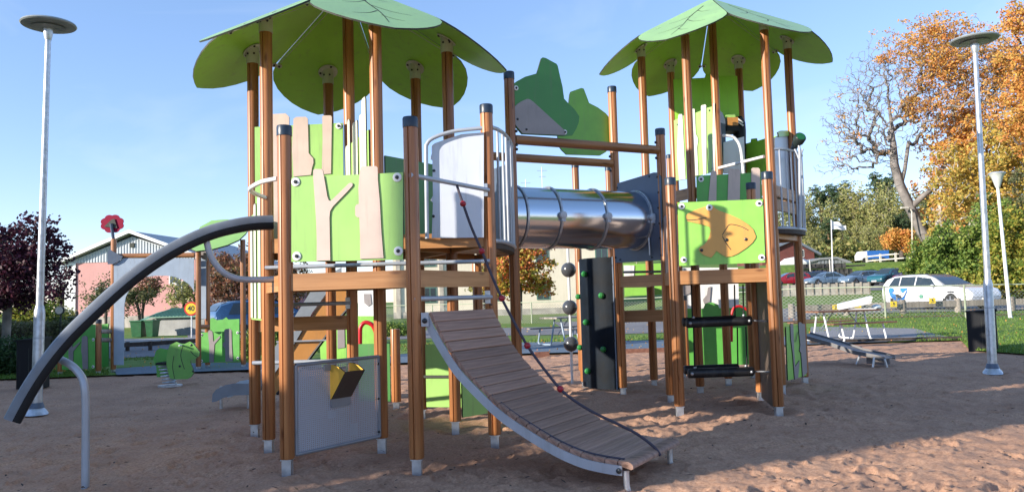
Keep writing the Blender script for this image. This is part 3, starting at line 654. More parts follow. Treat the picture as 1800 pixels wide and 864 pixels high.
sp = [Vector((gp.x, gp.y, -.05)), Vector((gp.x, gp.y, .55)), at(148, 676, gp.y+.0), at(141, 658, gp.y+.02), at(126, 642, gp.y+.05), at(104, 630, gp.y+.1), at(88, 622, gp.y+.15)]
obj('bar_leg', MB().tube(bez(sp, 5), .03, 14), 'rail_grey', PS, True)
# ---- climbing rope with red balls
plP = Pl((-.53, 6.93), (-.53+.86, 6.93-.51))
rp = [(803, 325), (807, 338), (814, 358), (829, 400), (847, 441), (864, 483), (882, 524), (904, 566), (927, 607), (955, 646), (985, 683), (1012, 705), (1045, 725), (1085, 744), (1120, 762), (1150, 785), (1161, 800)]
rpw = [plP.p(*plP.px(*q), 0) for q in rp]
for v in rpw[11:]:
    pass
rope = empty('climbing_rope', tuple(rpw[0]), 'dark knotted climbing rope with red balls hanging from the grab bar down the ramp', 'rope')
obj('rope_cord', MB().tube(bez(rpw, 4), .0115, 8), 'rope_dark', rope, True)
for q in ((814, 358), (847, 441), (882, 524), (927, 607), (985, 683)):
    obj('red_bead', MB().ball(plP.p(*plP.px(*q)), .028, 14, 9), 'red_ball', rope, True)
# ---- perforated talking panel A-E
plM = Pl(A, E, .03)
mp = panel(plM, rect(.07, .12, plM.L-.07, .84), .006, 'mesh_panel', 'perforated', PS, side='frame_grey', label='grey perforated steel panel low between two posts with a yellow scoop')
cor = [(.065, .115), (plM.L-.065, .115), (plM.L-.065, .845), (.065, .845)]
for a, b in ((0, 1), (1, 2), (2, 3), (3, 0)):
    obj('panel_frame', MB().cyl(plM.p(*cor[a], .004), plM.p(*cor[b], .004), .016, n=10), 'frame_grey', mp, True)
obj('bolt_heads', MB().ball(plM.p(plM.L-.085, .78, .02), .012, 8, 6).ball(plM.p(plM.L-.085, .46, .02), .012, 8, 6).ball(plM.p(plM.L-.085, .16, .02), .012, 8, 6), 'bolt_dark', mp, kind='stuff')
zS = lambda pts: Z(560, 480, 3.6, pts)
s0, s1, s2, s3, s4, s5, s6 = [plM.p(*plM.px(*q), .02) for q in zS([(72, 575), (68, 790), (175, 640), (130, 582), (290, 610), (182, 575), (180, 780)])]
n_ = plM.n
ya, yb, yc, yd = [plM.px(*q) for q in zS([(70, 578), (72, 795), (188, 575), (185, 780)])]
sc_p = MB()
# chute: yellow cheeks and a dark open trough leaning out of the panel
def sp_(u, z, w): return plM.p(u, z, w)
u0, zt = ya; u1 = plM.px(*zS([(192, 575)])[0])[0]; zb = yb[1]
cheek = [(zt, .0), (zt, .05), (zt-.02, .12), (zt-.06, .19), (zb+.0, .015), (zb, 0)]
ck = obj('scoop_side', MB().prism([sp_(u0, a, b) for a, b in cheek], plM.u*.012, 0, 1), ['yellow_panel', 'core'], mp)
obj('scoop_side', MB().prism([sp_(u1, a, b) for a, b in cheek], plM.u*.012, 0, 1), ['yellow_panel', 'core'], mp)
obj('scoop_front', MB().prism([sp_(u0+.01, zt-.055, .185), sp_(u1, zt-.055, .185), sp_(u1, zb, .018), sp_(u0+.01, zb, .018)], n_*.008), 'taupe_dark', mp)
obj('scoop_plate', MB().prism([plM.p(u, z, .006) for u, z in rrect(u0-.0, zb-.075, u1-.0, zb+.005, .02)], n_*.01), 'frame_grey', mp)
obj('scoop_plate', MB().prism([plM.p(u, z, .006) for u, z in rrect(u0-.07, zt-.05, u0, zt+.01, .02)], n_*.01), 'frame_grey', mp)
# ---- low green panels under and behind
pq = panel(Pl(T, H, .03), rect(.07, .12, 1.1, .84), .019, 'panel', 'lime', PS)
obj('panel_batten', MB().bar(Pl(T, H, .05).p(.05, .47), Pl(T, H, .05).p(1.1, .47), .02, .03), 'core', pq)
panel(Pl(G, H, .03), rect(.07, .12, .85, .66), .019, 'panel', 'lime', PS)
panel(Pl((-2.15, 10.22), (-1.5, 10.05), .03), rect(0, .1, .6, .82), .019, 'panel', 'deep_green', PS)
# ---- rear slide running off to the left
ysl = 10.35
plS = Pl((-2.2, ysl), (-3.9, ysl+.1))
band = plS.poly([(600, 470), (575, 484), (545, 514), (516, 560), (487, 604), (460, 648), (436, 674), (411, 673), (396, 676), (380, 684), (374, 692), (373, 706), (380, 705), (391, 699), (410, 694), (440, 693), (470, 672), (487, 650), (520, 600), (550, 548), (575, 514), (600, 496)])
sl_ = panel(plS, band, .02, 'slide_side', 'slate_mid', PS)
panel(plS, band, .02, 'slide_side', 'slide_grey', PS, w=-.48)
ctr = plS.poly([(600, 486), (572, 505), (545, 540), (518, 582), (487, 630), (455, 672), (436, 684), (400, 685), (380, 695)])
mb = MB(); vs = []
for u, z in ctr: vs += [plS.p(u, z, -.02), plS.p(u, z, -.46), plS.p(u, z-.02, -.46), plS.p(u, z-.02, -.02)]
n = len(ctr); mb.add(vs, [(4*i+k, 4*i+(k+1) % 4, 4*i+4+(k+1) % 4, 4*i+4+k) for i in range(n-1) for k in range(4)])
obj('slide_bed', mb, 'steel', PS, True)
og = panel(plS, plS.poly([(575, 514), (600, 498), (614, 498), (614, 540), (590, 566), (574, 590), (553, 618), (528, 650), (487, 692), (470, 700), (466, 680), (487, 650), (520, 600)]), .02, 'slide_skirt', 'orange_panel', PS, w=-.03)
ed = [plS.p(*plS.px(*q), .0) for q in ((614, 540), (592, 565), (574, 590), (553, 618), (528, 650), (487, 692))]
obj('skirt_edge', MB().tube(bez(ed, 4), .02, 8), 'black_plastic', og, True)
obj('skirt_batten', MB().bar(plS.p(*plS.px(487, 600), .02), plS.p(*plS.px(575, 597), .02), .02, .02), 'frame_grey', og)
for x in (389, 437):
    q = gnd(x, 716); obj('slide_leg', MB().cyl((q.x, q.y, -.03), (q.x, q.y, .28), .022, n=10), 'galv', PS, True)
# ---- logs between the towers
def log(p, q, z, r=.055):
    p = Vector((*p, 0)); q = Vector((*q, 0)); d = (q-p).normalized(); L = (q-p).length
    o = obj('log_rail', MB().cyl((-L/2+.05, 0, 0), (L/2-.05, 0, 0), r, n=20), 'beam_log', PS, True, local=True)
    o.location = (p+q)/2 + Vector((0, 0, z)) - ROOT[PS.name]; o.rotation_euler = (0, 0, atan2(d.y, d.x)); return o
log(H, h1, 3.17); log(J, i1, 3.17)
for p, zz in ((H, 3.26), (H, 3.1), (H, 3.05), (h1, 3.27), (h1, 3.07), (i1, 3.27), (i1, 3.07)):
    s_ = 1 if p is H else -1
    obj('end_bolt', MB().ball((p[0]+.066*s_, p[1]-.02, zz), .018, 8, 6), 'bolt_dark', PS, True)
z5 = lambda pts: Z(700, 0, 2.88, pts)
plF = Pl(H, h1, .01)
f1 = panel(plF, plF.poly(z5([(580, 620), (577, 430), (600, 412), (640, 390), (700, 373), (722, 298), (730, 292), (745, 295), (800, 325), (806, 335), (818, 390), (830, 440), (838, 500), (860, 525), (890, 553), (915, 590), (912, 620), (900, 652), (880, 685), (840, 690), (625, 680), (590, 640)])), .019, 'leaf_panel', 'deep_green', PS, label='rounded green panel with a stub on top beside the tall capped post')  # deep green carries the shade lying on this panel
f1g = panel(plF, plF.poly(z5([(582, 545), (600, 528), (620, 515), (648, 503), (662, 505), (680, 518), (838, 662), (840, 686), (625, 677), (582, 625)])), .012, 'grey_inlay', 'taupe_mid', f1, w=.016)
small_bolts(plF, [plF.px(*q) for q in z5([(600, 605), (645, 657)])], f1, .022)
bolts(plF, [plF.px(*z5([(594, 447)])[0]), plF.px(*z5([(841, 670)])[0])], f1, .0095, .03)
plF2 = Pl(J, i1, -.07)
f2 = panel(plF2, plF2.poly(z5([(820, 560), (862, 520), (866, 480), (872, 465), (925, 446), (938, 450), (965, 522), (1010, 545), (1050, 575), (1070, 602), (1072, 740), (1050, 770), (1020, 788), (850, 783), (826, 760), (812, 740), (800, 650)])), .019, 'leaf_panel', 'grass_green', PS, label='lighter green rounded panel with a stub, next to the middle capped post')  # lighter green sets it apart from the shaded panel in front
# ---- tunnel
ax = Vector((.891, .454, 0)); P0 = Vector((-.22, 9.48, 2.325)); P1 = Vector((1.67, 10.43, 2.325)); ax = (P1-P0).normalized()
nn = Vector((ax.y, -ax.x, 0)); RT = .376
tn = obj('tunnel', MB().tube([P0 + (P1-P0)*t/12 for t in range(13)], RT, 64, caps=False), 'tunnel_steel', PS, True, label='brushed stainless steel crawl tunnel joining the two towers')
sd_ = (P1-P0).length
def ring(x, r=RT+.012, rr=.012, clamp=True):
    t = ((x-900)*P0.y/F-P0.x)/(ax.x-(x-900)*ax.y/F); c = P0+ax*t
    vs = []; nR, nr = 48, 8
    for i in range(nR):
        a = 2*pi*i/nR; e = nn*cos(a)+Vector((0, 0, 1))*sin(a)
        for k in range(nr): b = 2*pi*k/nr; vs.append(c+e*(r+rr*cos(b))+ax*(rr*1.4*sin(b)))
    fs = [(i*nr+k, i*nr+(k+1) % nr, ((i+1) % nR)*nr+(k+1) % nr, ((i+1) % nR)*nr+k) for i in range(nR) for k in range(nr)]
    o = obj('tunnel_ring', MB().add(vs, fs), 'galv', tn, True)
    if clamp:
        q = c+nn*(r+.012)+Vector((0, 0, .0)); 
        obj('ring_clamp', MB().lathe(q, [(.045, -.02), (.05, 0), (.046, .022), (.03, .03)], 14, 0, axis=nn).box(q+Vector((0, 0, -.045)), (.05, .04, .06), ax, nn, (0, 0, 1)), 'clamp_white', tn, True)
for x in (963, 1041, 1118): ring(x)
ring(905, clamp=False)
ring(1126, RT+.03, .03, False)
plT = Pl(h1, i1, .05)
tp = panel(plT, plT.poly([(1086, 322), (1150, 303), (1157, 303), (1163, 311), (1166, 450), (1160, 457), (1081, 462)]), .016, 'end_panel', 'slate_blue', PS, label='slate blue panel at the right end of the steel tunnel')
small_bolts(plT, [plT.px(*q) for q in ((1086, 330), (1142, 310), (1156, 311), (1158, 338), (1158, 365), (1160, 392), (1161, 418), (1163, 448), (1147, 452), (1091, 456), (1083, 452))], tp, .008)
obj('pull_handle', MB().cyl(plT.p(*plT.px(1144, 418), .03), plT.p(*plT.px(1146, 448), .03), .012, n=8), 'galv', tp, True)
plT2 = Pl(H, J, .0)
panel(plT2, rect(0.06, 1.86, plT2.L-.04, 2.9), .016, 'end_panel', 'slate_blue', PS)
# ---- curved climbing wall
a_, b_ = Vector((*m1, 0)), Vector((*i1, 0)); dd = b_-a_; nw = Vector((dd.y, -dd.x, 0)).normalized()
if nw.dot(-a_) < 0: nw = -nw
def cw(t, z, w=0.0): return a_+dd*(.07+.86*t)+nw*((4*t*(1-t))**.8*.22+.02+w)+Vector((0, 0, z))
vs = []; NZ = 10; NT = 14
for w0 in (0, -.03):
    for i in range(NT+1):
        for k in range(NZ+1): vs.append(cw(i/NT, .06+1.82*k/NZ, w0))
fs = []; q = (NT+1)*(NZ+1)
for i in range(NT):
    for k in range(NZ):
        a = i*(NZ+1)+k; fs += [(a, a+1, a+NZ+2, a+NZ+1), (q+a, q+a+NZ+1, q+a+NZ+2, q+a+1)]
    a = i*(NZ+1); fs += [(a, a+NZ+1, q+a+NZ+1, q+a), (a+NZ, q+a+NZ, q+a+2*NZ+1, a+2*NZ+1)]
for a in (0, NT*(NZ+1)):
    for k in range(NZ): fs.append((a+k, a+k+1, q+a+k+1, q+a+k))
cwl = obj('climbing_wall', MB().add(vs, fs), 'wall_rubber', PS, True, label='tall curved dark climbing wall with small green grips')
zz = lambda pts: Z(870, 280, 1.963, pts)
for x, y in zz([(311, 395), (290, 473), (368, 469), (317, 561), (294, 648), (376, 654), (322, 729)]):
    t = min(.97, max(.02, (x-1019)/66)); 
    best = min(((abs((lambda v: 900+F*v.x/v.y)(cw(tt/50, 1)) - (x+ .028*(y-470)*-1)), tt/50) for tt in range(1, 50)))[1]
    Y = cw(best, 1).y; z = at(x, y, Y).z
    obj('climbing_grip', MB().ball(cw(best, z, .03), .05, 9, 6, (.9, .8, .85)), 'grip_green', cwl, False)
obj('wall_edge', MB().bar(Vector((*i1, .06))+nw*.05+dd.normalized()*-.07, Vector((*i1, 1.88))+nw*.05+dd.normalized()*-.07, .045, .012, up=(1, 0, 0)), 'panel_grey', cwl)
small = MB()
for k in range(7): small.ball(Vector((*i1, .2+k*.26))+nw*.06+dd.normalized()*-.07, .012, 8, 5)
obj('bolt_heads', small, 'bolt_dark', cwl, kind='stuff')
# pole with three grey balls
bp_ = gnd(1006, 673)
bpole = obj('ball_pole', MB().cyl((bp_.x, bp_.y, -.05), (bp_.x-.0, bp_.y, 2.5), .02, n=12), 'white_paint', PS, True, label='white pole carrying three dark grey balls')
for x, y in ((1000, 474), (1003, 540), (1005, 604)):
    v = at(x, y, bp_.y); v.x = bp_.x
    bb = obj('grey_ball', MB().ball(v, .118, 24, 16), 'ball_grey', bpole, True)
# ================================================================== right tower
z6 = lambda pts: Z(1180, 280, 3.929, pts)
pl = Pl(g1, g2, .035)
fr = panel(pl, pl.poly([(1191, 356), (1341, 350), (1345, 461), (1194, 467)]), .019, 'panel', 'lime2', PS, label='green panel with an orange frog on the front of the right tower')
fg = decor(pl, z6([(101, 402), (103, 388), (110, 378), (160, 352), (205, 336), (236, 326), (262, 318), (290, 320), (300, 336), (330, 355), (400, 380), (470, 412), (530, 450), (565, 485), (583, 530), (580, 545), (560, 575), (520, 610), (460, 650), (420, 668), (380, 674), (345, 655), (312, 632), (292, 660), (275, 678), (258, 672), (245, 668), (222, 660), (200, 640), (190, 622), (200, 605), (226, 590), (244, 570), (262, 530), (271, 490), (262, 465), (220, 452), (150, 436), (110, 427)]), 'frog_orange', fr, name='frog_shape', label='flat orange frog cut-out')
def stroke(pl, pts, wd, w, name, mat, parent, off=.002):
    Q = bez([(a, b, 0) for a, b in pl.poly(pts)], 6); L = len(Q); vs = []
    for k, v in enumerate(Q):
        dv = (Q[min(k+1, L-1)]-Q[max(k-1, 0)]).normalized()
        for e in (-1, 1): vs.append(pl.p(v.x-dv.y*wd*e, v.y+dv.x*wd*e, w))
    fs = [(2*k, 2*k+1, 2*k+3, 2*k+2) for k in range(L-1)]
    return obj(name, MB().add(vs, fs), mat, parent)
for pts in ([(107, 418), (140, 419), (185, 415), (243, 403)], [(352, 522), (375, 485), (400, 452), (440, 453), (490, 468), (533, 491)], [(352, 530), (378, 578), (412, 624)]):
    stroke(pl, z6(pts), .004, .024, 'engraved_line', 'core', fr)
small_bolts(pl, [pl.px(*q) for q in z6([(210, 627), (382, 556), (514, 552)])], fr, .022, .018)
bolts(pl, [pl.px(*z6([(263, 333)])[0])], fr, .022, .036)
bolts(pl, [pl.px(*q) for q in z6([(72, 325), (606, 305), (87, 693), (624, 677)])], fr, .0095, .036)
# second panel a-b
pl = Pl(ra, rb, .07)
q2 = panel(pl, pl.poly([(1224, 309), (1338, 303), (1341, 400), (1226, 405)]), .019, 'panel', 'mid_green', PS)
for s in ([(272, 90), (282, 80), (305, 82), (312, 92), (311, 180), (309, 370), (250, 370), (258, 240)], [(394, 78), (405, 66), (465, 68), (475, 82), (473, 180), (470, 370), (384, 370), (388, 250)], [(550, 68), (560, 59), (600, 60), (610, 70), (612, 200), (614, 370), (552, 370)]):
    decor(pl, z6(s), 'beige', q2)
bolts(pl, [pl.px(1232, 315)], q2, .0095, .04)
# tall pale panel e-O
z7 = lambda pts: Z(1190, 180, 5.4, pts)
pl = Pl(re, rO, .04)
q3 = panel(pl, pl.poly(z7([(-25, 172), (20, 150), (65, 125), (100, 112), (185, 98), (240, 76), (290, 52), (345, 38), (352, 300), (360, 655), (190, 700), (100, 728), (-5, 742)])), .019, 'panel', 'lime', PS, label='tall pale green fence-like panel high on the right tower')
for s in ([(22, 130), (30, 112), (55, 112), (62, 122), (75, 400), (92, 728), (30, 735), (10, 500)], [(155, 75), (160, 60), (178, 64), (185, 200), (190, 300), (206, 330), (212, 360), (206, 400), (202, 430), (214, 690), (150, 705)], [(238, 40), (244, 28), (280, 20), (287, 30), (290, 400), (288, 680), (262, 690), (245, 400)], [(352, 10), (368, 10), (372, 650), (345, 655)]):
    decor(pl, z7(s), 'pale', q3)
small_bolts(pl, [pl.px(*q) for q in z7([(12, 212), (316, 78), (344, 628)])], q3, .012, .015)
# dark green panel e-d under the roof
pl = Pl(re, rd, .05)
panel(pl, [(.03, 4.05), (pl.L-.04, 4.14), (pl.L-.04, 4.8), (.7, 4.82), (.68, 4.86), (.55, 4.86), (.53, 4.8), (.03, 4.8)], .019, 'panel', 'leaf_green', PS)
# slide hood
pl2 = Pl(rd, re, .3)
hood = [at(1266, 305, 12.2), at(1269, 240, 12.2), at(1266, 208, 12.2), at(1258, 196, 12.2)]
obj('hood_edge', MB().prism([at(x, y, 12.2) for x, y in ((1264, 194), (1270, 198), (1275, 212), (1277, 300), (1268, 302), (1266, 240))], (.02, .35, 0)), 'slate_blue', PS, True)
obj('orange_sleeve', MB().box(at(1284, 217, 12.35), (.16, .3, .13)), 'orange_panel', PS)
obj('hood_shelf', MB().box(at(1284, 229, 12.35), (.2, .3, .08)), 'black_plastic', PS)
obj('lit_panel_edge', MB().prism([at(x, y, 12.4) for x, y in ((1276, 202), (1292, 200), (1293, 206), (1276, 208))], (0, .3, 0)), 'lime', PS)  # lime strip paints the sunlit lower edge of the green panel
bt = [at(x, y, 12.3) for x, y in ((1289, 258), (1290, 225), (1297, 210), (1306, 214), (1308, 300))]
obj('black_chute', MB().tube([at(1300, y, 12.5) for y in (205, 215, 230, 260, 300)], [.04, .09, .1, .1, .1], 14), 'black_plastic', PS, True)
for a in ((1294, 212, 1307, 217), (1296, 208, 1306, 212)):
    obj('reflective_strip', MB().bar(at(a[0], a[1], 12.36), at(a[2], a[3]+4, 12.36), .01, .022), 'white_paint', PS)
obj('white_panel', MB().prism([at(x, y, 12.05) for x, y in ((1272, 250), (1308, 240), (1310, 305), (1272, 305))], (0, .015, 0)), 'white_panel', PS)
cr_ = [at(x, y, 11.7) for x, y in ((1270, 238), (1282, 239), (1292, 243), (1300, 255), (1304, 275), (1307, 308))]
obj('curved_rail', MB().tube(bez(cr_, 5), .022, 12), 'white_paint', PS, True)
obj('hand_rail', MB().cyl(at(1264, 295, 11.62), at(1343, 275, 10.75), .022, n=12), 'white_paint', PS, True)
pl = Pl(rd, rc, -.02)
q4 = panel(pl, pl.poly([(1306, 254), (1320, 250), (1321, 244), (1330, 243), (1331, 248), (1350, 242), (1372, 238), (1372, 300), (1306, 305)]), .019, 'panel', 'leaf_green', PS)
pl = Pl(rb, rc, -.06)
q5 = panel(pl, pl.poly([(1361, 242), (1372, 236), (1384, 236), (1394, 240), (1396, 352), (1362, 352)]), .014, 'panel', 'white_panel', PS)
panel(pl, pl.poly([(1364, 233), (1370, 230), (1386, 230), (1390, 236), (1384, 239), (1366, 241)]), .019, 'panel', 'lime', PS, w=.02)
beam(rb, rc, 2.45, 2.6)
balcony((rb[0]+.02, rb[1]-.03), (rc[0]+.02, rc[1]-.1), .17, 2.19, 3.27, 9, 1)
# telescope on the balcony
tq = at(1401, 262, 10.9)
tel = obj('telescope', MB().lathe(at(1394, 262, 10.95), [(.025, 0), (.04, .01), (.045, .08), (.06, .1), (.062, .16)], 16, axis=(at(1409, 238, 10.7)-at(1394, 262, 10.95))).lathe(at(1404, 246, 10.78), [(.06, -.03), (.078, -.02), (.08, .06), (.07, .075)], 18, axis=(at(1409, 238, 10.7)-at(1394, 262, 10.95))), 'telescope_black', PS, True, label='black and green toy telescope on the balcony rail')
ax_ = (at(1409, 238, 10.7)-at(1394, 262, 10.95)).normalized()
obj('telescope_lens', MB().lathe(at(1404, 246, 10.78)+ax_*.074, [(.062, 0), (.06, .008), (.03, .01)], 16, axis=ax_), 'lens_green', tel, True)
obj('telescope_mount', MB().tube([at(1404, 252, 10.8), at(1406, 268, 10.8), at(1406, 400, 10.85)], [.016, .02, .022], 10).cyl(at(1405, 280, 10.8), at(1411, 262, 10.8), .014).cyl(at(1405, 280, 10.8), at(1397, 262, 10.82), .014), 'rail_grey', tel, True)
# low green panel b-c
pl = Pl(rb, rc, .03)
z8 = lambda pts: Z(1360, 540, 5.4, pts)
q6 = panel(pl, pl.poly(z8([(110, 185), (150, 180), (300, 158), (322, 610), (320, 640), (130, 690)])), .019, 'panel', 'lime2', PS, label='low green panel with two taupe trunks by the right balcony legs')
decor(pl, z8([(143, 165), (150, 152), (168, 153), (172, 165), (180, 400), (190, 560), (232, 500), (218, 665), (186, 682), (168, 450), (150, 300)]), 'taupe', q6)
decor(pl, z8([(222, 150), (232, 138), (246, 140), (255, 152), (290, 158), (312, 610), (262, 655), (250, 480), (245, 430), (232, 410), (238, 350), (228, 250)]), 'taupe', q6)
stroke(pl, z8([(192, 325), (214, 230)]), .012, .024, 'branch_slot', 'core', q6)
# brown side panel k1-g2
pl = Pl(k1, g2, .0)
panel(pl, rect(.08, .03, pl.L-.05, 1.45), .015, 'side_panel', 'taupe_dark', PS, side='taupe_dark')
# left side panel of the square between g1 and h1 (pale edge seen)
pl = Pl(g1, h1, .0)
panel(pl, rect(.1, 1.6, pl.L-.08, 2.3), .019, 'panel', 'beige', PS)
# green and white pieces deeper in, below the tunnel end
pl = Pl((1.3, 12.6), (2.4, 12.5))
q7 = panel(pl, pl.poly([(1096, 464), (1182, 462), (1184, 517), (1098, 520)]), .019, 'panel', 'lime2', PS)
decor(pl, [pl.px(*q) for q in ((1096, 466), (1115, 466), (1114, 492), (1097, 493))], 'white_paint', q7, px=False, name='white_shape')
beam((1.45, 11.6), (2.3, 11.5), .95, 1.12, name='step_beam')
obj('crossbar', MB().cyl(at(1096, 478, 11.3), at(1164, 477, 11.0), .018, n=10), 'frame_grey', PS, True)
# ---- hanging rubber rolls
hr = empty('hanging_rollers', at(1262, 560, 9.4), 'two black rubber rolls hung on ropes inside the base of the right tower', 'rope climber')
for y0, y1, x0, x1 in ((568, 563, 1206, 1321), (656, 652, 1209, 1325)):
    p, q = at(x0, y0, 9.35), at(x1, y1, 9.35); d = (q-p).normalized()
    rl_ = obj('rubber_roll', MB().tube([p, p+d*.015, q-d*.015, q], [.042, .055, .055, .042], 18), 'black_rubber', hr, True)
    p2_, q2_ = p+Vector((.05, .45, .0)), q+Vector((-.05, .45, .0))
    obj('rubber_roll', MB().tube([p2_, p2_+d*.015, q2_-d*.015, q2_], [.042, .055, .055, .042], 18), 'black_rubber', hr, True)
    for e, pp_ in ((-1, p), (1, q)):
        obj('roll_cap', MB().ball(pp_+d*.04*-e+Vector((0, -.05, 0)), .02, 8, 6), 'galv', rl_, True)
        obj('shackle', MB().ball(pp_-d*.09*e+Vector((0, 0, .065)), .018, 8, 6), 'galv', rl_, True)
    obj('side_chain', MB().cyl(q, at(1353, y1+1, 9.2), .011, n=6), 'galv', hr, True)
for xa, ya_, xb, yb_, Yd in ((1215, 500, 1217, 558, 9.35), (1219, 573, 1221, 645, 9.35), (1291, 500, 1292, 556, 9.35), (1306, 500, 1307, 556, 9.35), (1296, 575, 1297, 640, 9.8), (1311, 573, 1313, 645, 9.35)):
    obj('rope', MB().cyl(at(xa, ya_, Yd), at(xb, yb_, Yd), .009, n=6), 'black_plastic', hr, True)
# ---- slide end leaving to the right
plX = Pl(gnd(1425, 640)[:2], gnd(1558, 645)[:2])
sx = empty('slide_run_out', tuple(gnd(1530, 645)), 'low grey slide run-out resting on short legs right of the right tower', 'slide')
top_ = [(1404, 588), (1425, 594), (1460, 604), (1500, 618), (1540, 626), (1556, 630)]
uvx = plX.poly(top_)
for w0, nm in ((0, 'slide_side'), (-.5, 'slide_side')):
    pts = [(u, z+.03) for u, z in uvx]+[(u, z-.04) for u, z in reversed(uvx)]
    panel(plX, pts, .02, nm, 'chute_dark', sx, w=w0, side='frame_grey')
mb = MB(); vs = []
for u, z in uvx: vs += [plX.p(u, z, -.01), plX.p(u, z, -.49), plX.p(u, z-.012, -.49), plX.p(u, z-.012, -.01)]
n = len(uvx); mb.add(vs, [(4*i+k, 4*i+(k+1) % 4, 4*i+4+(k+1) % 4, 4*i+4+k) for i in range(n-1) for k in range(4)]+[(0, 1, 2, 3), (4*n-4, 4*n-3, 4*n-2, 4*n-1)])
obj('slide_bed', mb, 'chute_dark', sx, True)
panel(plX, plX.poly([(1516, 622), (1556, 632), (1558, 641), (1548, 643), (1516, 640)]), .02, 'skirt', 'taupe', sx, w=-.2)
for xa, ya_, xb, yb_ in ((1512, 622, 1505, 638), (1537, 627, 1534, 645), (1555, 631, 1560, 646)):
    b = gnd(xb, yb_); t = at(xa, ya_, b.y); obj('slide_leg', MB().cyl((b.x, b.y, -.03), t, .02, n=8), 'galv', sx, True)
# ================================================================== other play pieces further back
tod = empty('toddler_play_frame', tuple(gnd(1262, 641)), 'low green play frame with red hoops and pale panels half hidden behind the two towers', 'play frame')
def tpost(x, ytop, Y, w_=None):
    b = at(x, ytop, Y); o = obj('post', post_mb(b.x, b.y, .08, b.z), 'post_wood', tod, True)
    obj('post_cap', MB().lathe((b.x, b.y, b.z), [(.064, -.07), (.065, 0), (.05, .015)], 16), 'navy_cap', o, True)
tpost(1011, 288, 13.7); tpost(1069, 294, 15.2); tpost(1176, 273, 16.6); tpost(1201, 520, 13.2)
pl = Pl(at(1207, 600, 13.5)[:2], at(1322, 600, 13.4)[:2])
panel(pl, pl.poly([(1205, 542), (1236, 542), (1240, 533), (1252, 531), (1262, 535), (1264, 541), (1325, 540), (1326, 640), (1207, 641)]), .019, 'panel', 'mid_green', tod)
pw = panel(pl, pl.poly([(1196, 470), (1298, 470), (1300, 541), (1196, 542)]), .019, 'panel', 'white_paint', tod, w=-.05)
decor(pl, [(u, z) for u, z in pl.poly([(1205, 490), (1222, 505), (1212, 516), (1203, 518), (1200, 505)])], 'taupe_mid', pw, px=False, w=-.03, name='grey_shape')
decor(pl, [(u, z) for u, z in pl.poly([(1245, 505), (1250, 503), (1248, 530), (1238, 534), (1236, 526), (1243, 518)])], 'taupe_mid', pw, px=False, w=-.03, name='grey_shape')
def hoop_(pts, Y, r=.03): obj('red_hoop', MB().tube(bez([at(x, y, Y) for x, y in pts], 4), r, 10), 'red_paint', tod, True)
hoop_([(1286, 600), (1286, 560), (1288, 545), (1293, 539), (1302, 538), (1312, 543), (1320, 552), (1330, 560)], 12.9, .022)
hoop_([(633, 640), (633, 590), (634, 575), (640, 567), (648, 567), (656, 573), (662, 590), (663, 620)], 12.4, .034)
pl = Pl(at(560, 600, 13.4)[:2], at(690, 600, 13.2)[:2])
pg_ = panel(pl, pl.poly([(572, 568), (612, 568), (612, 555), (660, 555), (660, 640), (565, 645), (562, 600)]), .019, 'panel', 'lime2', tod)
decor(pl, [(u, z) for u, z in pl.poly([(594, 568), (606, 566), (607, 610), (594, 612)])], 'taupe', pg_, px=False)
pl = Pl(at(560, 600, 13.8)[:2], at(690, 600, 13.6)[:2])
pw = panel(pl, pl.poly([(630, 505), (662, 505), (662, 556), (630, 556)]), .019, 'panel', 'white_paint', tod)
decor(pl, [(u, z) for u, z in pl.poly([(640, 516), (652, 516), (654, 534), (648, 538), (641, 532)])], 'taupe_mid', pw, px=False, name='grey_shape')
decor(pl, [(u, z) for u, z in pl.poly([(632, 508), (660, 508), (660, 530), (632, 531)])], 'lime2', pw, px=False, name='green_shape', w=.004, th=.004)
# ================================================================== GROUND
rng = np.random.default_rng(11)
def vnoise(x, y, s, seed):
    r = np.random.default_rng(seed); L = r.random((257, 257)); X = x/s+100.3*seed; Y = y/s+37.7*seed
    xi = np.floor(X).astype(int); yi = np.floor(Y).astype(int); fx = X-xi; fy = Y-yi
    fx = fx*fx*(3-2*fx); fy = fy*fy*(3-2*fy); g = lambda a, b: L[a % 257, b % 257]
    return (g(xi, yi)*(1-fx)+g(xi+1, yi)*fx)*(1-fy)+(g(xi, yi+1)*(1-fx)+g(xi+1, yi+1)*fx)*fy-.5
def sm(t): t = min(1, max(0, t)); return t*t*(3-2*t)
def smn(t): t = np.clip(t, 0, 1); return t*t*(3-2*t)
def hgt(x, y):
    s = smn((x-3)/9.); z = .33*smn((y-21)/8.)*s + np.clip(y-40, 0, 500)*.030*s*smn((x-5)/10)
    z = z + 2.4*smn((y-93)/5.)*smn((x-20)/10.) + 14*smn((y-130)/170.)*smn((x-0)/60.)
    return z
EDGE = [(-900, 740), (-300, 690), (0, 668), (200, 661), (430, 652), (600, 645), (760, 637), (900, 624), (1100, 619), (1425, 607), (1690, 599), (1705, 617), (1800, 624), (1950, 640), (2300, 700), (2700, 800)]
EW = [gnd(*e) for e in EDGE]
def edgeY(k):                                     # distance of the sand's far edge along the line x = k*y
    ks = [e.x/e.y for e in EW]
    for i in range(len(ks)-1):
        if ks[i] <= k <= ks[i+1]:
            a, b = EW[i], EW[i+1]; den = (b.x-a.x)-k*(b.y-a.y); t = (k*a.y-a.x)/den; return a.y+(b.y-a.y)*t
    return EW[0].y if k < ks[0] else EW[-1].y
POSTS = [A, B, C, E, Fp, G, T, S, D, O, H, J, I, g1, g2, h1, k1, i1, m1, ra, rb, rc, rd, re, rf, rO, (gp.x, gp.y), (-6.34, 10.56), (7.29, 12.2)]
ks = np.linspace(-1.0, 1.0, 900); ys = 2.6*np.exp(np.linspace(0, math.log(24/2.6), 520))
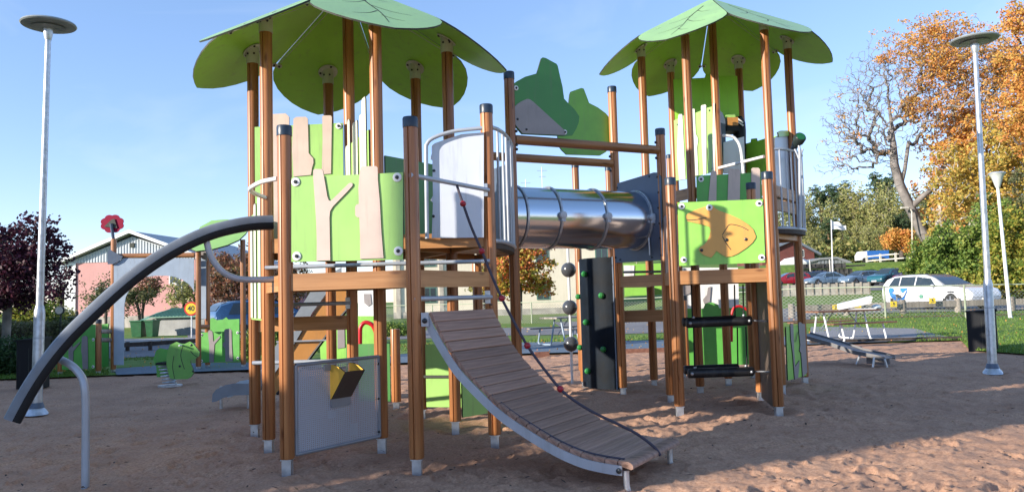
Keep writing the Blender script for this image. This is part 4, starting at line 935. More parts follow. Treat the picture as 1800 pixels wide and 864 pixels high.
K, YY = np.meshgrid(ks, ys); XX = K*YY
Zs = .05*vnoise(XX, YY, 1.9, 1)+.020*vnoise(XX, YY, .55, 2)+.026*vnoise(XX*.8, YY, .21, 3)+.022*vnoise(XX, YY, .085, 4)+.010*vnoise(XX, YY, .035, 9)
pits = vnoise(XX, YY, .34, 5); Zs -= .02*np.clip(pits-.2, 0, 1)*3
pits = vnoise(XX*.9, YY, .16, 8); Zs -= .028*np.clip(pits-.2, 0, 1)*3
fr_ = np.random.default_rng(21)                    # footprints: a sunk sole, a deeper heel and a pushed-up rim
for _ in range(1500):
    fy = 4.3+fr_.random()**1.25*14; fx = fr_.uniform(-.8, .8)*fy; a = fr_.random()*2*pi; i0, i1 = np.searchsorted(ys, fy-.3), np.searchsorted(ys, fy+.3)
    j0, j1 = np.searchsorted(ks, (fx-.3)/fy), np.searchsorted(ks, (fx+.3)/fy); sx_ = XX[i0:i1, j0:j1]-fx; sy_ = YY[i0:i1, j0:j1]-fy
    u_ = (sx_*cos(a)+sy_*sin(a))/.135; v_ = (-sx_*sin(a)+sy_*cos(a))/(.05+.012*np.sign(u_)); rr2 = np.sqrt(u_*u_+v_*v_); dp = fr_.uniform(.008, .022)
    Zs[i0:i1, j0:j1] += -dp*(1/(1+np.exp((rr2-1)*9)))+dp*.45*np.exp(-((rr2-1.25)/.22)**2)*(1+.5*np.sin(u_*3))
for p in POSTS:
    d2 = (XX-p[0])**2+(YY-p[1])**2; Zs += -.028*np.exp(-d2/.03)+.03*np.exp(-(np.sqrt(d2)-.26)**2/.012)*(.6+.4*np.sin(np.arctan2(YY-p[1], XX-p[0])*2+p[0]*9))
Zs = Zs - .006
keep_y = np.array([edgeY(k) for k in ks])
fade = np.clip((keep_y[None, :]+.2-YY)/.6, 0, 1)
Zs = Zs*fade
V = np.stack([XX, YY, Zs], -1).reshape(-1, 3); nr, nc = XX.shape
idx = np.arange(nr*nc).reshape(nr, nc)
q = np.stack([idx[:-1, :-1], idx[:-1, 1:], idx[1:, 1:], idx[1:, :-1]], -1)
msk = YY[:-1, :-1] < keep_y[None, :-1]+.25
F4 = q[msk]
def np_mesh(name, V, F, mat, smooth=True):
    me = bpy.data.meshes.new(name); me.vertices.add(len(V)); me.vertices.foreach_set('co', np.asarray(V, np.float32).ravel())
    k = F.shape[1]; me.loops.add(F.size); me.loops.foreach_set('vertex_index', F.astype(np.int32).ravel()); me.polygons.add(len(F))
    me.polygons.foreach_set('loop_start', np.arange(0, F.size, k, dtype=np.int32))
    if smooth: me.polygons.foreach_set('use_smooth', np.ones(len(F), bool))
    me.update(calc_edges=True); me.validate(); me.materials.append(MAT[mat]); return me
used = np.unique(F4); remap = np.zeros(nr*nc, int); remap[used] = np.arange(len(used))
sand = thing('sand', np_mesh('sand', V[used], remap[F4], 'sand'), None, 'trampled reddish sand of the playground', None, kind='structure')
thing('ground', MB().box((60, 200, -.6), (3000, 3000, .7)), 'grass_lawn', 'wide ground under the whole place', None, kind='structure')
# sand continues behind the camera as one flat sheet
thing('sand_back', MB().add([(-12, -14, -.02), (14, -14, -.02), (10, 6, -.08), (-10, 6, -.08)], [(0, 1, 2, 3)]), 'sand', 'sand behind the viewpoint', None, kind='structure')
def fan(name, px0, px1, n, nearf, farf, m, mat, label, dz, geo=True, hf=None):
    vs = []; fs = []; hf = hf or hgt
    for i in range(n+1):
        k = px0+(px1-px0)*i/n; y0, y1 = nearf(k), farf(k)
        for j in range(m+1):
            y = y0*(y1/y0)**(j/m) if geo else y0+(y1-y0)*j/m; vs.append((k*y, y, float(hf(k*y, y))+dz))
    for i in range(n):
        for j in range(m): a = i*(m+1)+j; fs.append((a, a+m+1, a+m+2, a+1))
    return thing(name, MB().add(vs, fs), mat, label, None, kind='structure', smooth=True)
fan('lawn', -1.3, 1.3, 260, edgeY, lambda k: 520, 110, 'grass_lawn', 'green lawn around the sand area', .03)
def strip(name, near, far, mat, label, dz, n=40, m=4):     # near / far edges given as world plan polylines
    def samp(P, t):
        L = [0]
        for i in range(1, len(P)): L.append(L[-1]+hypot(P[i][0]-P[i-1][0], P[i][1]-P[i-1][1]))
        s = t*L[-1]
        for i in range(1, len(P)):
            if s <= L[i]+1e-9: u = (s-L[i-1])/(L[i]-L[i-1]); return (P[i-1][0]+(P[i][0]-P[i-1][0])*u, P[i-1][1]+(P[i][1]-P[i-1][1])*u)
        return P[-1]
    vs = []; fs = []
    for i in range(n+1):
        a, b = samp(near, i/n), samp(far, i/n)
        for j in range(m+1):
            x = a[0]+(b[0]-a[0])*j/m; y = a[1]+(b[1]-a[1])*j/m; vs.append((x, y, float(hgt(x, y))+dz))
    for i in range(n):
        for j in range(m): q_ = i*(m+1)+j; fs.append((q_, q_+m+1, q_+m+2, q_+1))
    return thing(name, MB().add(vs, fs), mat, label, None, kind='structure', smooth=True)
W_ = lambda pts: [xy(gnd(*p)) for p in pts]
strip('rubber_surface', W_([(205, 662), (430, 653), (600, 646), (760, 638), (900, 624.5), (1100, 619.5), (1425, 607.5), (1560, 603)]),
      W_([(200, 651), (330, 641), (440, 640), (600, 634), (760, 620), (900, 604), (1160, 600), (1560, 590)]), 'rubber_blue', 'bluish grey rubber safety surface along the sand edge', .045, 60, 3)
strip('gravel_patch', W_([(1425, 606.5), (1690, 598.5)]), W_([(1425, 584), (1610, 584)]), 'gravel', 'grey gravel patch under the picnic table', .052)
strip('footpath', W_([(330, 606), (700, 598), (900, 591), (1160, 588), (1425, 577)]), W_([(330, 588), (700, 583), (900, 577), (1160, 572), (1425, 565)]), 'asphalt_path', 'grey asphalt path behind the lawn strip', .045)
strip('street', W_([(-300, 655), (0, 640), (200, 632), (330, 626), (420, 622)]), W_([(-300, 625), (0, 618), (200, 612), (330, 608), (420, 605)]), 'asphalt_path', 'pale street at the left behind the arch', .045)
strip('pavement', W_([(-300, 624), (200, 611.5), (420, 604.5)]), W_([(-300, 606), (200, 597), (420, 593)]), 'pavement', 'dusty pavement in front of the green bins', .05)
strip('road', [(2, 31.0), (12, 30.4), (40, 28)], [(2, 41), (12, 41), (44, 42)], 'asphalt_path', 'asphalt road on which the white car stands', .05)
strip('car_park', [(24, 66), (60, 62)], [(24, 92.5), (60, 92)], 'asphalt_path', 'far car park', .05)
strip('dirt_verge', [(4, 27.3), (14, 27.0), (40, 25)], [(4, 27.7), (14, 27.5), (40, 25.6)], 'leaf_dirt', 'line of dead leaves along the fence', .036)
# kerb timbers along the far sand edge
kw = W_([(1425, 606), (1500, 603.5), (1575, 601), (1690, 598)])
for i in range(3):
    a, b = Vector((*kw[i], .035)), Vector((*kw[i+1], .035))
    thing('kerb_timber', MB().bar(a, b+(a-b)*.01, .12, .14), 'kerb_wood', ['dark kerb timber nearest the slide run-out', 'middle dark kerb timber in front of the picnic table', 'dark kerb timber nearest the right bin'][i], 'kerb timber', 'kerb timbers along the sand')
kw = W_([(940, 625), (965, 624), (1000, 622.5), (1100, 619.5), (1180, 617)])
thing('kerb_timber', MB().bar(Vector((*kw[3], .03)), Vector((*kw[4], .03)), .1, .12), 'kerb_red', 'reddish kerb timber seen between the tunnel post and the next post', 'kerb timber', 'kerb timbers along the sand')
thing('kerb_timber', MB().bar(Vector((*kw[0], .03)), Vector((*kw[1], .03)), .1, .12), 'kerb_red', 'short reddish kerb timber end left of the ball pole', 'kerb timber', 'kerb timbers along the sand')
# twigs and fallen leaves on the sand
mb = MB(); rr = random.Random(3)
for i in range(1500):
    y = 4.4+rr.random()**1.5*12; x = rr.uniform(-.72, .72)*y
    if y > edgeY(x/y)-.3: continue
    a = rr.uniform(0, pi); s = rr.uniform(.008, .022); z = .012+rr.uniform(0, .02)
    c = Vector((x, y, z)); u = Vector((cos(a), sin(a), rr.uniform(-.3, .3)))*s*rr.uniform(.8, 2.0); v = Vector((-sin(a), cos(a), rr.uniform(-.5, .5)))*s*.6
    mb.add([c-u, c+v*.6, c+u, c-v], [(0, 1, 2, 3)], rr.choice((0, 0, 1)))
thing('leaf_litter', mb, ['litter_dark', 'litter_tan'], 'scattered twigs and leaf bits lying on the sand', None, kind='stuff')
# grass blades on the near lawn and stray leaves
def blades(name, n, region, hmin, hmax, mat, label):
    r = np.random.default_rng(5); P = []
    X, Y = region(n, r); a = r.random(len(X))*2*pi; h = hmin+r.random(len(X))*(hmax-hmin); w0 = .006+.004*r.random(len(X))+Y*.0002
    base = hgt(X, Y)+.03; dx, dy = np.cos(a), np.sin(a); lx, ly = (r.random(len(X))-.5)*h, (r.random(len(X))-.5)*h
    v = np.stack([np.stack([X-dx*w0, Y-dy*w0, base], -1), np.stack([X+dx*w0, Y+dy*w0, base], -1), np.stack([X+lx, Y+ly, base+h], -1)], 1).reshape(-1, 3)
    f = np.arange(len(v)).reshape(-1, 3)
    return thing(name, np_mesh(name, v, f, mat, False), None, label, None, kind='stuff')
def reg(n, r):
    k = r.uniform(-.75, .75, n); e = np.array([edgeY(q) for q in np.linspace(-.75, .75, 300)]); ey = np.interp(k, np.linspace(-.75, .75, 300), e)
    y = ey+.02+r.random(n)**1.6*13; x = k*y
    m = np.ones(n, bool)
    px = 900+k*1390
    m &= ~((px > 190) & (px < 1600) & (y < ey+4.2)); m &= ~((px > 200) & (px < 1430) & (y > 25)); m &= ~((px < 440) & (y > 21.5))
    return x[m], y[m]
blades('grass', 60000, reg, .03, .075, 'grass_blade', 'short grass blades on the near lawn')
# ================================================================== STREET FURNITURE, BUILDINGS, CARS
def disc_lamp(base, top, rd, lab):
    b = Vector(base); t = Vector(top); r = empty('street_lamp', tuple(b), lab, 'street lamp', 'tall disc-headed park lamps')
    ax_ = (t-b).normalized(); zt = t.z
    f = lambda z: b+(t-b)*((z-b.z)/(t.z-b.z))
    obj('lamp_base', MB().lathe(b, [(.15, -.03), (.13, .01), (.09, .06), (.082, .09)], 20), 'galv', r, True)
    obj('base_sleeve', MB().lathe(b+Vector((0, 0, .06)), [(.10, 0), (.078, .07)], 20), 'slate_blue', r, True)
    obj('lower_pole', MB().tube([f(b.z), f(b.z+1.35), f(b.z+1.43)], [.068, .068, .05], 20), 'galv', r, True)
    obj('upper_pole', MB().tube([f(b.z+1.4), f(zt-.16)], [.047, .036], 18), 'galv', r, True)
    h = obj('lamp_neck', MB().lathe(f(zt-.2), [(.04, 0), (.055, .06), (.06, .12), (.06, .16)], 16), 'galv', r, True)
    obj('lamp_disc', MB().lathe(f(zt), [(.05, -.04), (.12, -.03), (rd*.96, .0), (rd, .015), (rd*.97, .035), (rd*.5, .075), (.04, .09)], 40), 'lamp_disc', r, True)
    obj('lamp_diffuser', MB().lathe(f(zt)+Vector((0, 0, -.034)), [(rd*.6, 0), (rd*.62, .0), (.06, -.012)], 30), 'lamp_glass', r, True)
    bd = MB().lathe(f(b.z+.98), [(.0695, 0), (.0695, .02)], 18); obj('pole_band', bd, 'rail_grey', r, True)
    return r
bl = gnd(64, 724); disc_lamp(bl, (bl.x+.11, bl.y, at(83, 46, bl.y).z), .35, 'tall galvanised street lamp with a flat disc head at the left edge')
brr = gnd(1745, 653); tp_ = at(1713, 72, brr.y); disc_lamp(brr, tp_, .35, 'tall galvanised street lamp with a flat disc head in front of the orange tree')
# goblet lamp
Yg = 26.0; gb = at(1775, 545, Yg); gb.z = float(hgt(gb.x, gb.y)); gt_ = at(1754, 330, Yg); 
gl = empty('street_lamp', tuple(gb), 'slim white lamp post with a goblet-shaped glass head behind the right street lamp', 'street lamp')
obj('pole', MB().tube([gb, gt_], [.06, .045], 14).lathe(gb, [(.12, 0), (.1, .03)], 14), 'white_paint', gl, True)
obj('lamp_cup', MB().lathe(gt_, [(.06, 0), (.08, .05), (.1, .12), (.17, .34), (.24, .46), (.25, .47)], 20), 'lamp_cup', gl, True)
obj('lamp_cap', MB().lathe(gt_+Vector((0, 0, .47)), [(.26, 0), (.26, .02), (.2, .05)], 20), 'rail_grey', gl, True)
obj('lamp_core', MB().lathe(gt_+Vector((0, 0, .08)), [(.05, 0), (.05, .3)], 12), 'paper_white', gl, True)
# bins
def bin_(b, w, d, h, rz, lab):
    r = empty('litter_bin', tuple(b), lab, 'bin', 'black litter bins', rz)
    obj('bin_body', MB().prism([(x, y, .0) for x, y in rrect(-w/2, -d/2, w/2, d/2, .03, 3)], (0, 0, h)), 'bin_black', r, local=True)
    obj('bin_lid', MB().add([(-w/2-.02, -d/2-.02, h+.0), (w/2+.02, -d/2-.02, h), (w/2+.02, d/2+.02, h), (-w/2-.02, d/2+.02, h), (-w/2-.02, -d/2-.02, h+.02), (w/2+.02, -d/2-.02, h+.05), (w/2+.02, d/2+.02, h+.06), (-w/2-.02, d/2+.02, h+.02)], [(0, 1, 2, 3), (4, 5, 6, 7), (0, 1, 5, 4), (1, 2, 6, 5), (2, 3, 7, 6), (3, 0, 4, 7)]), 'bin_black', r, local=True)
    obj('door_seam', MB().box((.0, -d/2-.001, h*.45), (.006, .006, h*.8)).box((.09, -d/2-.004, h*.42), (.02, .012, .03)), 'core', r, local=True)
    return r
b_ = gnd(1735, 616); bin_((b_.x-.07, b_.y, 0), .52, .5, .8, radians(-32), 'black litter bin with sloping lid standing at the grass edge right')
b_ = gnd(58, 681); bin_((b_.x, b_.y, 0), .42, .36, .84, radians(8), 'black litter bin standing behind the left street lamp')
# ---- picnic tables
def picnic(loc, rz, top_mat, leg_mat, lab):
    r = empty('picnic_table', loc, lab, 'picnic table', 'steel-framed picnic tables', rz)
    for i in range(4): obj('table_board', MB().box((0, -.27+.18*i, .74), (1.9, .165, .04)), top_mat, r, local=True)
    for s in (-1, 1):
        for i in (0, 1): obj('seat_board', MB().box((0, s*(.68+.13*i), .45), (1.9, .12, .035)), top_mat, r, local=True)
    for x in (-.62, .62):
        mb = MB()
        for s in (-1, 1):
            mb.tube(bez([(x, s*.12, .72), (x, s*.2, .4), (x, s*.3, .05), (x, s*.38, .02), (x, s*.7, .02), (x, s*.82, .06), (x, s*.78, .25), (x, s*.74, .43)], 4), .022, 8)
        obj('frame', mb, leg_mat, r, True, local=True)
        obj('brace', MB().cyl((x, 0, .3), (x*.35, 0, .72), .012, n=6), 'frame_grey', r, local=True)
    return r
pc = gnd(1480, 601); picnic((pc.x, pc.y, .05), radians(18), 'table_wood', 'white_paint', 'picnic table with white tube legs and a white bag on top')
bagc = Vector((pc.x+.45, pc.y+.1, .815))
bg_ = empty('folded_bag', tuple(bagc), 'white rumpled bag lying on the right picnic table', 'bag')
for k in range(3):
    pts = [(bagc.x-.5+.05*k, bagc.y-.16, bagc.z+.0+.04*k), (bagc.x+.3+.02*k, bagc.y-.2, bagc.z+.14+.06*k), (bagc.x+.42, bagc.y+.15, bagc.z+.18+.05*k), (bagc.x-.4, bagc.y+.2, bagc.z+.02+.04*k)]
    obj('fold', MB().prism([(x, y, z) for x, y, z in pts], (0.01, 0, .05)), 'paper_white', bg_)
obj('bag_underside', MB().box((bagc.x+.1, bagc.y, bagc.z-.01), (.7, .25, .06)), 'paper_white', bg_)
obj('crumpled_film', MB().ball((bagc.x+.52, bagc.y, bagc.z+.05), .13, 7, 5, (1, .8, .5)), 'plastic_clear', bg_)
pc2 = gnd(1012, 608); picnic((pc2.x-.0, pc2.y, .05), radians(38), 'grey_wood', 'bluegrey_tube', 'weathered picnic table in shade behind the ball pole')
thing('bench_plank', MB().bar(at(1092, 547, 20), at(1133, 547, 20.2), .14, .05), 'table_wood', 'reddish bench board end seen right of the climbing wall', 'bench') if False else None
# ---- chain-link fence
fpts = [(-8.0, 44), (1.0, 41), (7.6, 31.5), (9.9, 28.6), (12.65, 26.9), (15.5, 26.2), (22, 25.6), (30, 25.4)]
fpts = [(at(x, 540, Y).x, Y) for x, Y in ((640, 46), (760, 44), (934, 40.5), (1150, 34), (1403, 28.6), (1556, 26.9), (1697, 26.3), (1900, 25.8))]
fe = empty('chain_link_fence', (fpts[0][0], fpts[0][1], 0), 'low green-grey chain-link fence with a tube top rail beyond the lawn', 'fence')
for i, p in enumerate(fpts):
    z = float(hgt(*p)); obj('fence_post', MB().cyl((p[0], p[1], z-.1), (p[0], p[1], z+1.12), .035, n=8), 'fence_green', fe, True)
    if i:
        a = fpts[i-1]; za = float(hgt(*a))
        obj('top_rail', MB().cyl((a[0], a[1], za+1.1), (p[0], p[1], z+1.1), .022, n=8), 'fence_green', fe, True)
        obj('chain_mesh', MB().add([(a[0], a[1], za+.03), (p[0], p[1], z+.03), (p[0], p[1], z+.92 if i > 4 else z+.98), (a[0], a[1], za+.95)], [(0, 1, 2, 3)]), 'chain_link', fe)
# ---- timber road barrier with yellow tags
br0 = [(at(x, 540, 29.2).x, 29.2) for x in (1391, 1488, 1587, 1684, 1779, 1880)]
tb = empty('timber_barrier', (br0[0][0], 29.2, 0), 'low wooden road barrier with small yellow tags in front of the white car', 'barrier')
for i, p in enumerate(br0):
    z = float(hgt(*p)); obj('barrier_post', MB().cyl((p[0], p[1], z-.1), (p[0], p[1], z+.55), .12, .11, 10), 'grey_wood', tb, True)
    if i:
        a = br0[i-1]; za = float(hgt(*a))
        obj('barrier_beam', MB().bar((a[0], a[1]-.02, za+.36), (p[0], p[1]-.02, z+.36), .1, .22), 'grey_wood', tb)
for x, y in ((1469, 540), (1508, 536), (1571, 534), (1639, 528)):
    q = at(x, y, 28.95); t_ = obj('yellow_tag', MB().box(q, (.23, .02, .2)), 'tag_yellow', tb)
    obj('tag_mark', MB().box(q+Vector((0, -.013, .02)), (.05, .006, .07)).box(q+Vector((0, -.013, -.05)), (.1, .006, .015)), 'core', t_)
# ---- cars
def car(name, loc, rz, paint, lab, L=4.5, Wd=1.82, Ht=1.46, group=None, suv=False, detail=True, cat='car', sedan=False):
    r = empty(name, loc, lab, cat, group, rz); h = Ht; w = Wd/2
    if sedan: prof = [(-.5, .45, .50, .52), (-.485, .3, .58, .60), (-.40, .2, .62, .65), (-.30, .18, .635, .82), (-.17, .16, .63, .985), (-.02, .16, .625, 1.0), (.10, .16, .62, .90), (.235, .16, .60, .64), (.40, .17, .55, .57), (.475, .2, .47, .49), (.5, .28, .38, .40)]
    else: prof = [(-.5, .34, .56, .60), (-.492, .25, .62, .72), (-.445, .19, .645, .90), (-.36, .17, .65, .975), (-.2, .16, .645, 1.0), (-.02, .16, .64, .99), (.085, .16, .63, .90), (.225, .16, .62, .665), (.38, .17, .58, .61), (.465, .2, .51, .54), (.495, .25, .42, .45), (.5, .3, .36, .38)]
    def interp(x):
        for i in range(len(prof)-1):
            if prof[i][0] <= x <= prof[i+1][0]: t = (x-prof[i][0])/(prof[i+1][0]-prof[i][0]); return [prof[i][k]+(prof[i+1][k]-prof[i][k])*t for k in range(4)]
        return prof[-1]
    def half(x):
        _, zb, zt, zr = interp(x); e = min(1, (0.5-abs(x))*9)**.5*.16+.84; ww = w*e; g_ = min(1, max(0, (zr-zt-.03)/.25)); wr = w*(.95-.19*g_)*e
        return [(ww*.9, zb*h), (ww*.985, zb*h+.06), (ww, (zb+(zt-zb)*.5)*h), (ww*.985, (zt-.03)*h), (ww*.965, zt*h), (wr, (zt+(zr-zt)*.90)*h), (wr*.86, zr*h)]
    xs = sorted(set([q_[0] for q_ in prof]+[-.47, -.28, -.11, .03, .15, .3]))
    vs = []; NS = len(xs); m = 14; fs = []
    for x in xs: hf = half(x); vs += [(x*L, -a_, b_) for a_, b_ in hf]+[(x*L, a_, b_) for a_, b_ in reversed(hf)]
    for i in range(NS-1):
        for k in range(m): fs.append((m*i+k, m*i+(k+1) % m, m*i+m+(k+1) % m, m*i+m+k))
    fs += [tuple(range(m)), tuple(range(m*NS-1, m*NS-m-1, -1))]
    body = obj('body', MB().add(vs, fs), paint, r, True, local=True)
    def side_pt(x, t, s):
        hf = half(x); a_, b_ = hf[4], hf[5]; y = a_[0]+(b_[0]-a_[0])*t; z = a_[1]+(b_[1]-a_[1])*t; return Vector((x*L, s*(y+.010), z+.004))
    wins = ((-.40, -.275), (-.262, -.095), (-.08, .10)) if not sedan else ((-.27, -.095), (-.08, .10))
    for s in (-1, 1):
        for n_, (x0, x1) in enumerate(wins):
            top_in = .05 if n_ == 0 else .0; last = n_ == len(wins)-1
            P_ = [side_pt(x0, .06, s), side_pt(x1+(.06 if last else 0), .06, s)]
            P_ += [side_pt(x1 if not last else x1+.02, .5, s), side_pt(x1-(.03 if last else 0), .93, s), side_pt(x0+top_in, .93, s)]
            obj('side_window', MB().prism(P_, (0, -s*.008, 0)), 'glass_dark', r, local=True)
    def top_strip(x0, x1, name, fy, n_=5):
        vs_ = []
        for k in range(n_):
            x = x0+(x1-x0)*k/(n_-1); hf = half(x); 
            for f_ in (-1, -.5, 0, .5, 1): y = hf[6][0]*fy*f_*(1.0); z = hf[6][1]; vs_.append((x*L+.012*(1 if x1 > 0 else -1), y, z+.014))
        return obj(name, MB().add(vs_, [(5*k+j_, 5*k+j_+1, 5*k+j_+6, 5*k+j_+5) for k in range(n_-1) for j_ in range(4)]), 'glass_dark', r, True, local=True)
    top_strip(.0, .215, 'windscreen', 1.02)
    top_strip(-.485 if not sedan else -.39, -.385 if not sedan else -.2, 'rear_window', .95)
    wr_ = .335*h/1.46; xf, xr = L*.305, -L*.29
    for X in (xf, xr):
        for s in (-1, 1):
            c = Vector((X, s*(w-.09), wr_))
            t_ = obj('wheel', MB().lathe(c, [(wr_*.8, -.1), (wr_, -.08), (wr_, .08), (wr_*.8, .105)], 24, axis=(0, s, 0)), 'tyre', r, True, local=True)
            if detail:
                obj('wheel_arch', MB().lathe(Vector((X, s*(w-.01), wr_+.02)), [(wr_*1.17, -.03), (wr_*1.17, .004)], 24, axis=(0, s, 0)), 'car_trim', r, True, local=True)
                rm = MB().lathe(c+Vector((0, s*.1, 0)), [(wr_*.66, -.02), (wr_*.66, .004), (wr_*.62, .008)], 24, axis=(0, s, 0))
                obj('rim_dark', rm, 'car_trim', t_, local=True)
                sp5 = MB()
                for k in range(5):
                    a = 2*pi*k/5+.3; sp5.bar(c+Vector((0, s*.112, 0)), c+Vector((cos(a)*wr_*.62, s*.112, sin(a)*wr_*.62)), .07 if True else 0, .012, up=(0, 1, 0))
                sp5.lathe(c+Vector((0, s*.105, 0)), [(wr_*.68, 0), (wr_*.68, .012), (wr_*.6, .012)], 24, axis=(0, s, 0)) if False else None
                obj('rim_spokes', sp5, 'alloy', t_, local=True)
    if detail:
        for s in (-1, 1):
            obj('head_light', MB().ball((L*.462, s*w*.7, h*.455), .12, 10, 6, (.7, 1.5, .5)), 'head_lamp', r, True, local=True)
            obj('mirror', MB().ball((L*.13, s*(w+.06), h*.66), .09, 8, 6, (.7, 1.1, .75)), paint, r, True, local=True)
            sl = MB()
            for xx in (.125, -.04, -.245): sl.box((xx*L, s*w*1.001, h*.42), (.012, .01, h*.42))
            obj('door_gap', sl, 'car_trim', r, local=True)
            obj('sill', MB().box((0, s*w*.97, h*.17), (L*.42, .04, .07)), 'car_trim', r, local=True)
        obj('grille', MB().box((L*.488, 0, h*.33), (.05, w*1.1, h*.16)), 'car_trim', r, local=True)
        obj('bumper', MB().box((L*.478, 0, h*.2), (.09, w*1.5, h*.05)), 'car_trim', r, local=True)
        obj('number_plate', MB().box((L*.502, 0, h*.27), (.03, .5, .11)), 'paper_white', r, local=True)
        obj('roof_rail', MB().cyl((-.33*L, -w*.62, h*1.005), (.02*L, -w*.62, h*1.005), .015, n=6), 'car_trim', r, local=True)
    return r
cz = lambda x, y: float(hgt(x, y))+.05
wc = at(1650, 520, 33.6)
WC = car('parked_car', (wc.x, wc.y, cz(wc.x, wc.y)), radians(-70), 'car_white', 'white estate car with a blue squid-like graphic on its side, parked behind the barrier', L=4.55, Wd=1.84, Ht=1.48)
# blue octopus-like print on the rear door and a small green square
w = .93
def side_print(pts, mat, name):
    obj(name, MB().prism([(x, -w-.008+(.0 if z < .7 else .0), z) for x, z in pts], (0, -.006, 0)), mat, WC, local=True)
side_print([(-1.75, .86), (-1.65, .95), (-1.5, .93), (-1.45, .84), (-1.5, .75), (-1.62, .70), (-1.72, .74)], 'decal_blue', 'side_graphic')
for k in range(6):
    a = k/5
    P_ = bez([(-1.7+.05*k, .76-.02*k, 0), (-1.6+.06*k, .55-.015*k, 0), (-1.3+.06*k, .42+.01*k, 0), (-1.0+.03*k, .42+.05*k, 0), (-.85+.02*k, .62+.04*k, 0)], 4)
    vs = []; Ln = len(P_)
    for i, v in enumerate(P_):
        d = (P_[min(i+1, Ln-1)]-P_[max(i-1, 0)]).normalized(); ww = .028*(1-.4*i/Ln)
        for e in (-1, 1): vs.append((v.x-d.y*ww*e, -w-.012, v.y+d.x*ww*e))
    obj('side_graphic', MB().add(vs, [(2*i, 2*i+1, 2*i+3, 2*i+2) for i in range(Ln-1)]), 'decal_blue', WC, local=True)
side_print([(-1.1, .92), (-.72, .92), (-.78, .84), (-.9, .78), (-.98, .7), (-1.06, .78)], 'decal_blue', 'side_graphic')
side_print([(-.12, .62), (.06, .62), (.06, .48), (-.12, .48)], 'decal_green', 'door_emblem')
def far_car(x, y, Y, rz, paint, lab, **k):
    q = at(x, y, Y); return car('parked_car', (q.x, Y, float(hgt(q.x, Y))+.06), rz, paint, lab, group='cars in the far car park', **k)
far_car(1452, 492, 84, radians(188), 'car_silverblue', 'blue-grey saloon behind the pale wall, right of the wooden tower post', sedan=True, Ht=1.45)
far_car(1424, 492, 90, radians(185), 'car_navy', 'dark blue car half hidden behind the blue-grey saloon', Ht=1.5)
far_car(1386, 492, 88, radians(183), 'car_red', 'red car seen low between the tower posts')
far_car(1512, 490, 82, radians(200), 'car_silverblue', 'silver-blue estate car left of the teal one', Ht=1.5)
far_car(1560, 490, 78, radians(212), 'car_teal', 'teal off-roader with bright headlights in the far row', suv=True, Ht=1.7, L=4.4)
far_car(1592, 486, 86, radians(205), 'car_red', 'bright red car mostly hidden behind the teal off-roader', Ht=1.6)
far_car(1606, 484, 76, radians(208), 'car_darkred', 'dark red car with a white headlight strip next to the shrubs', suv=True, Ht=1.66, L=4.3)
q = at(474, 580, 29.5); car('parked_car', (q.x, q.y, .05), radians(35), 'car_blue', 'blue car parked behind the left tower beside the hedge', L=4.3, Ht=1.5)
# blue truck on the terrace
q = at(1533, 455, 118); tz = float(hgt(q.x, 118))
tr_ = empty('blue_truck', (q.x, 118, tz), 'bright blue truck on the terrace above the car park', 'truck', None, radians(180))
obj('cargo_box', MB().box((-.5, 0, 1.15), (3.2, 1.9, 1.2)), 'truck_blue', tr_, local=True)
obj('cab', MB().prism([(1.1, -.9, .4), (2.2, -.9, .4), (2.2, -.9, 1.1), (1.8, -.9, 1.7), (1.1, -.9, 1.7)], (0, 1.8, 0)), 'car_white', tr_, local=True)
for X in (-1.2, 1.5): obj('wheel', MB().lathe((X, .9, .35), [(.38, -.1), (.38, .12)], 14, axis=(0, 1, 0)), 'tyre', tr_, local=True)
# ---- buildings
def quadwall(a, b, z0, z1, th=.3):
    return MB().bar(Vector((*a, (z0+z1)/2)), Vector((*b, (z0+z1)/2)), th, z1-z0)
def window(parent, pl, u0, z0, u1, z1, mat='window_white'):
    f = obj('window', MB().prism([pl.p(u, z, .0) for u, z in rect(u0, z0, u1, z1)], pl.n*.05), mat, parent)
    nx = 2 if u1-u0 > .9 else 1
    for k in range(nx):
        a = u0+.08+(u1-u0-.08)*k/nx; b = u0+(u1-u0-.08)*(k+1)/nx
        obj('pane', MB().prism([pl.p(u, z, .05) for u, z in rect(a, z0+.08, b, z1-.08)], pl.n*.012), 'glass_dark', f)
# pink gabled house
Yp = 56; a = at(116, 540, Yp); b = at(352, 540, Yp-.8); ap = at(233, 412, Yp-.4); ev = at(112, 463, Yp).z
ph = empty('pink_house', (a.x, a.y, 0), 'pink house with a white corrugated gable behind the arch', 'house')
pl = Pl(a[:2], b[:2]); Lp = pl.L; back = -pl.n*16
obj('wall', MB().prism([pl.p(0, .0), pl.p(Lp, .0), pl.p(Lp, ev), pl.p(0, ev)], back), 'plaster_pink', ph)
obj('plinth', MB().prism([pl.p(-.02, .0, .04), pl.p(Lp+.02, .0, .04), pl.p(Lp+.02, .85, .04), pl.p(-.02, .85, .04)], -pl.n*.3), 'concrete_pale', ph)
obj('gable', MB().prism([pl.p(-.1, ev+.003, .03), pl.p(Lp+.1, ev+.003, .03), pl.p(Lp/2, ap.z-.15, .03)], back*.98), 'sheet_white', ph)
gr = MB()
for k in range(1, 46):
    u = Lp*k/46; zt = ev+(ap.z-.2-ev)*(1-abs(u/Lp*2-1)); 
    if zt > ev+.12: gr.bar(pl.p(u, ev+.02, .045), pl.p(u, zt, .045), .05, .04, up=(1, 0, 0))
obj('gable_ribs', gr, 'sheet_white', ph, kind='stuff')
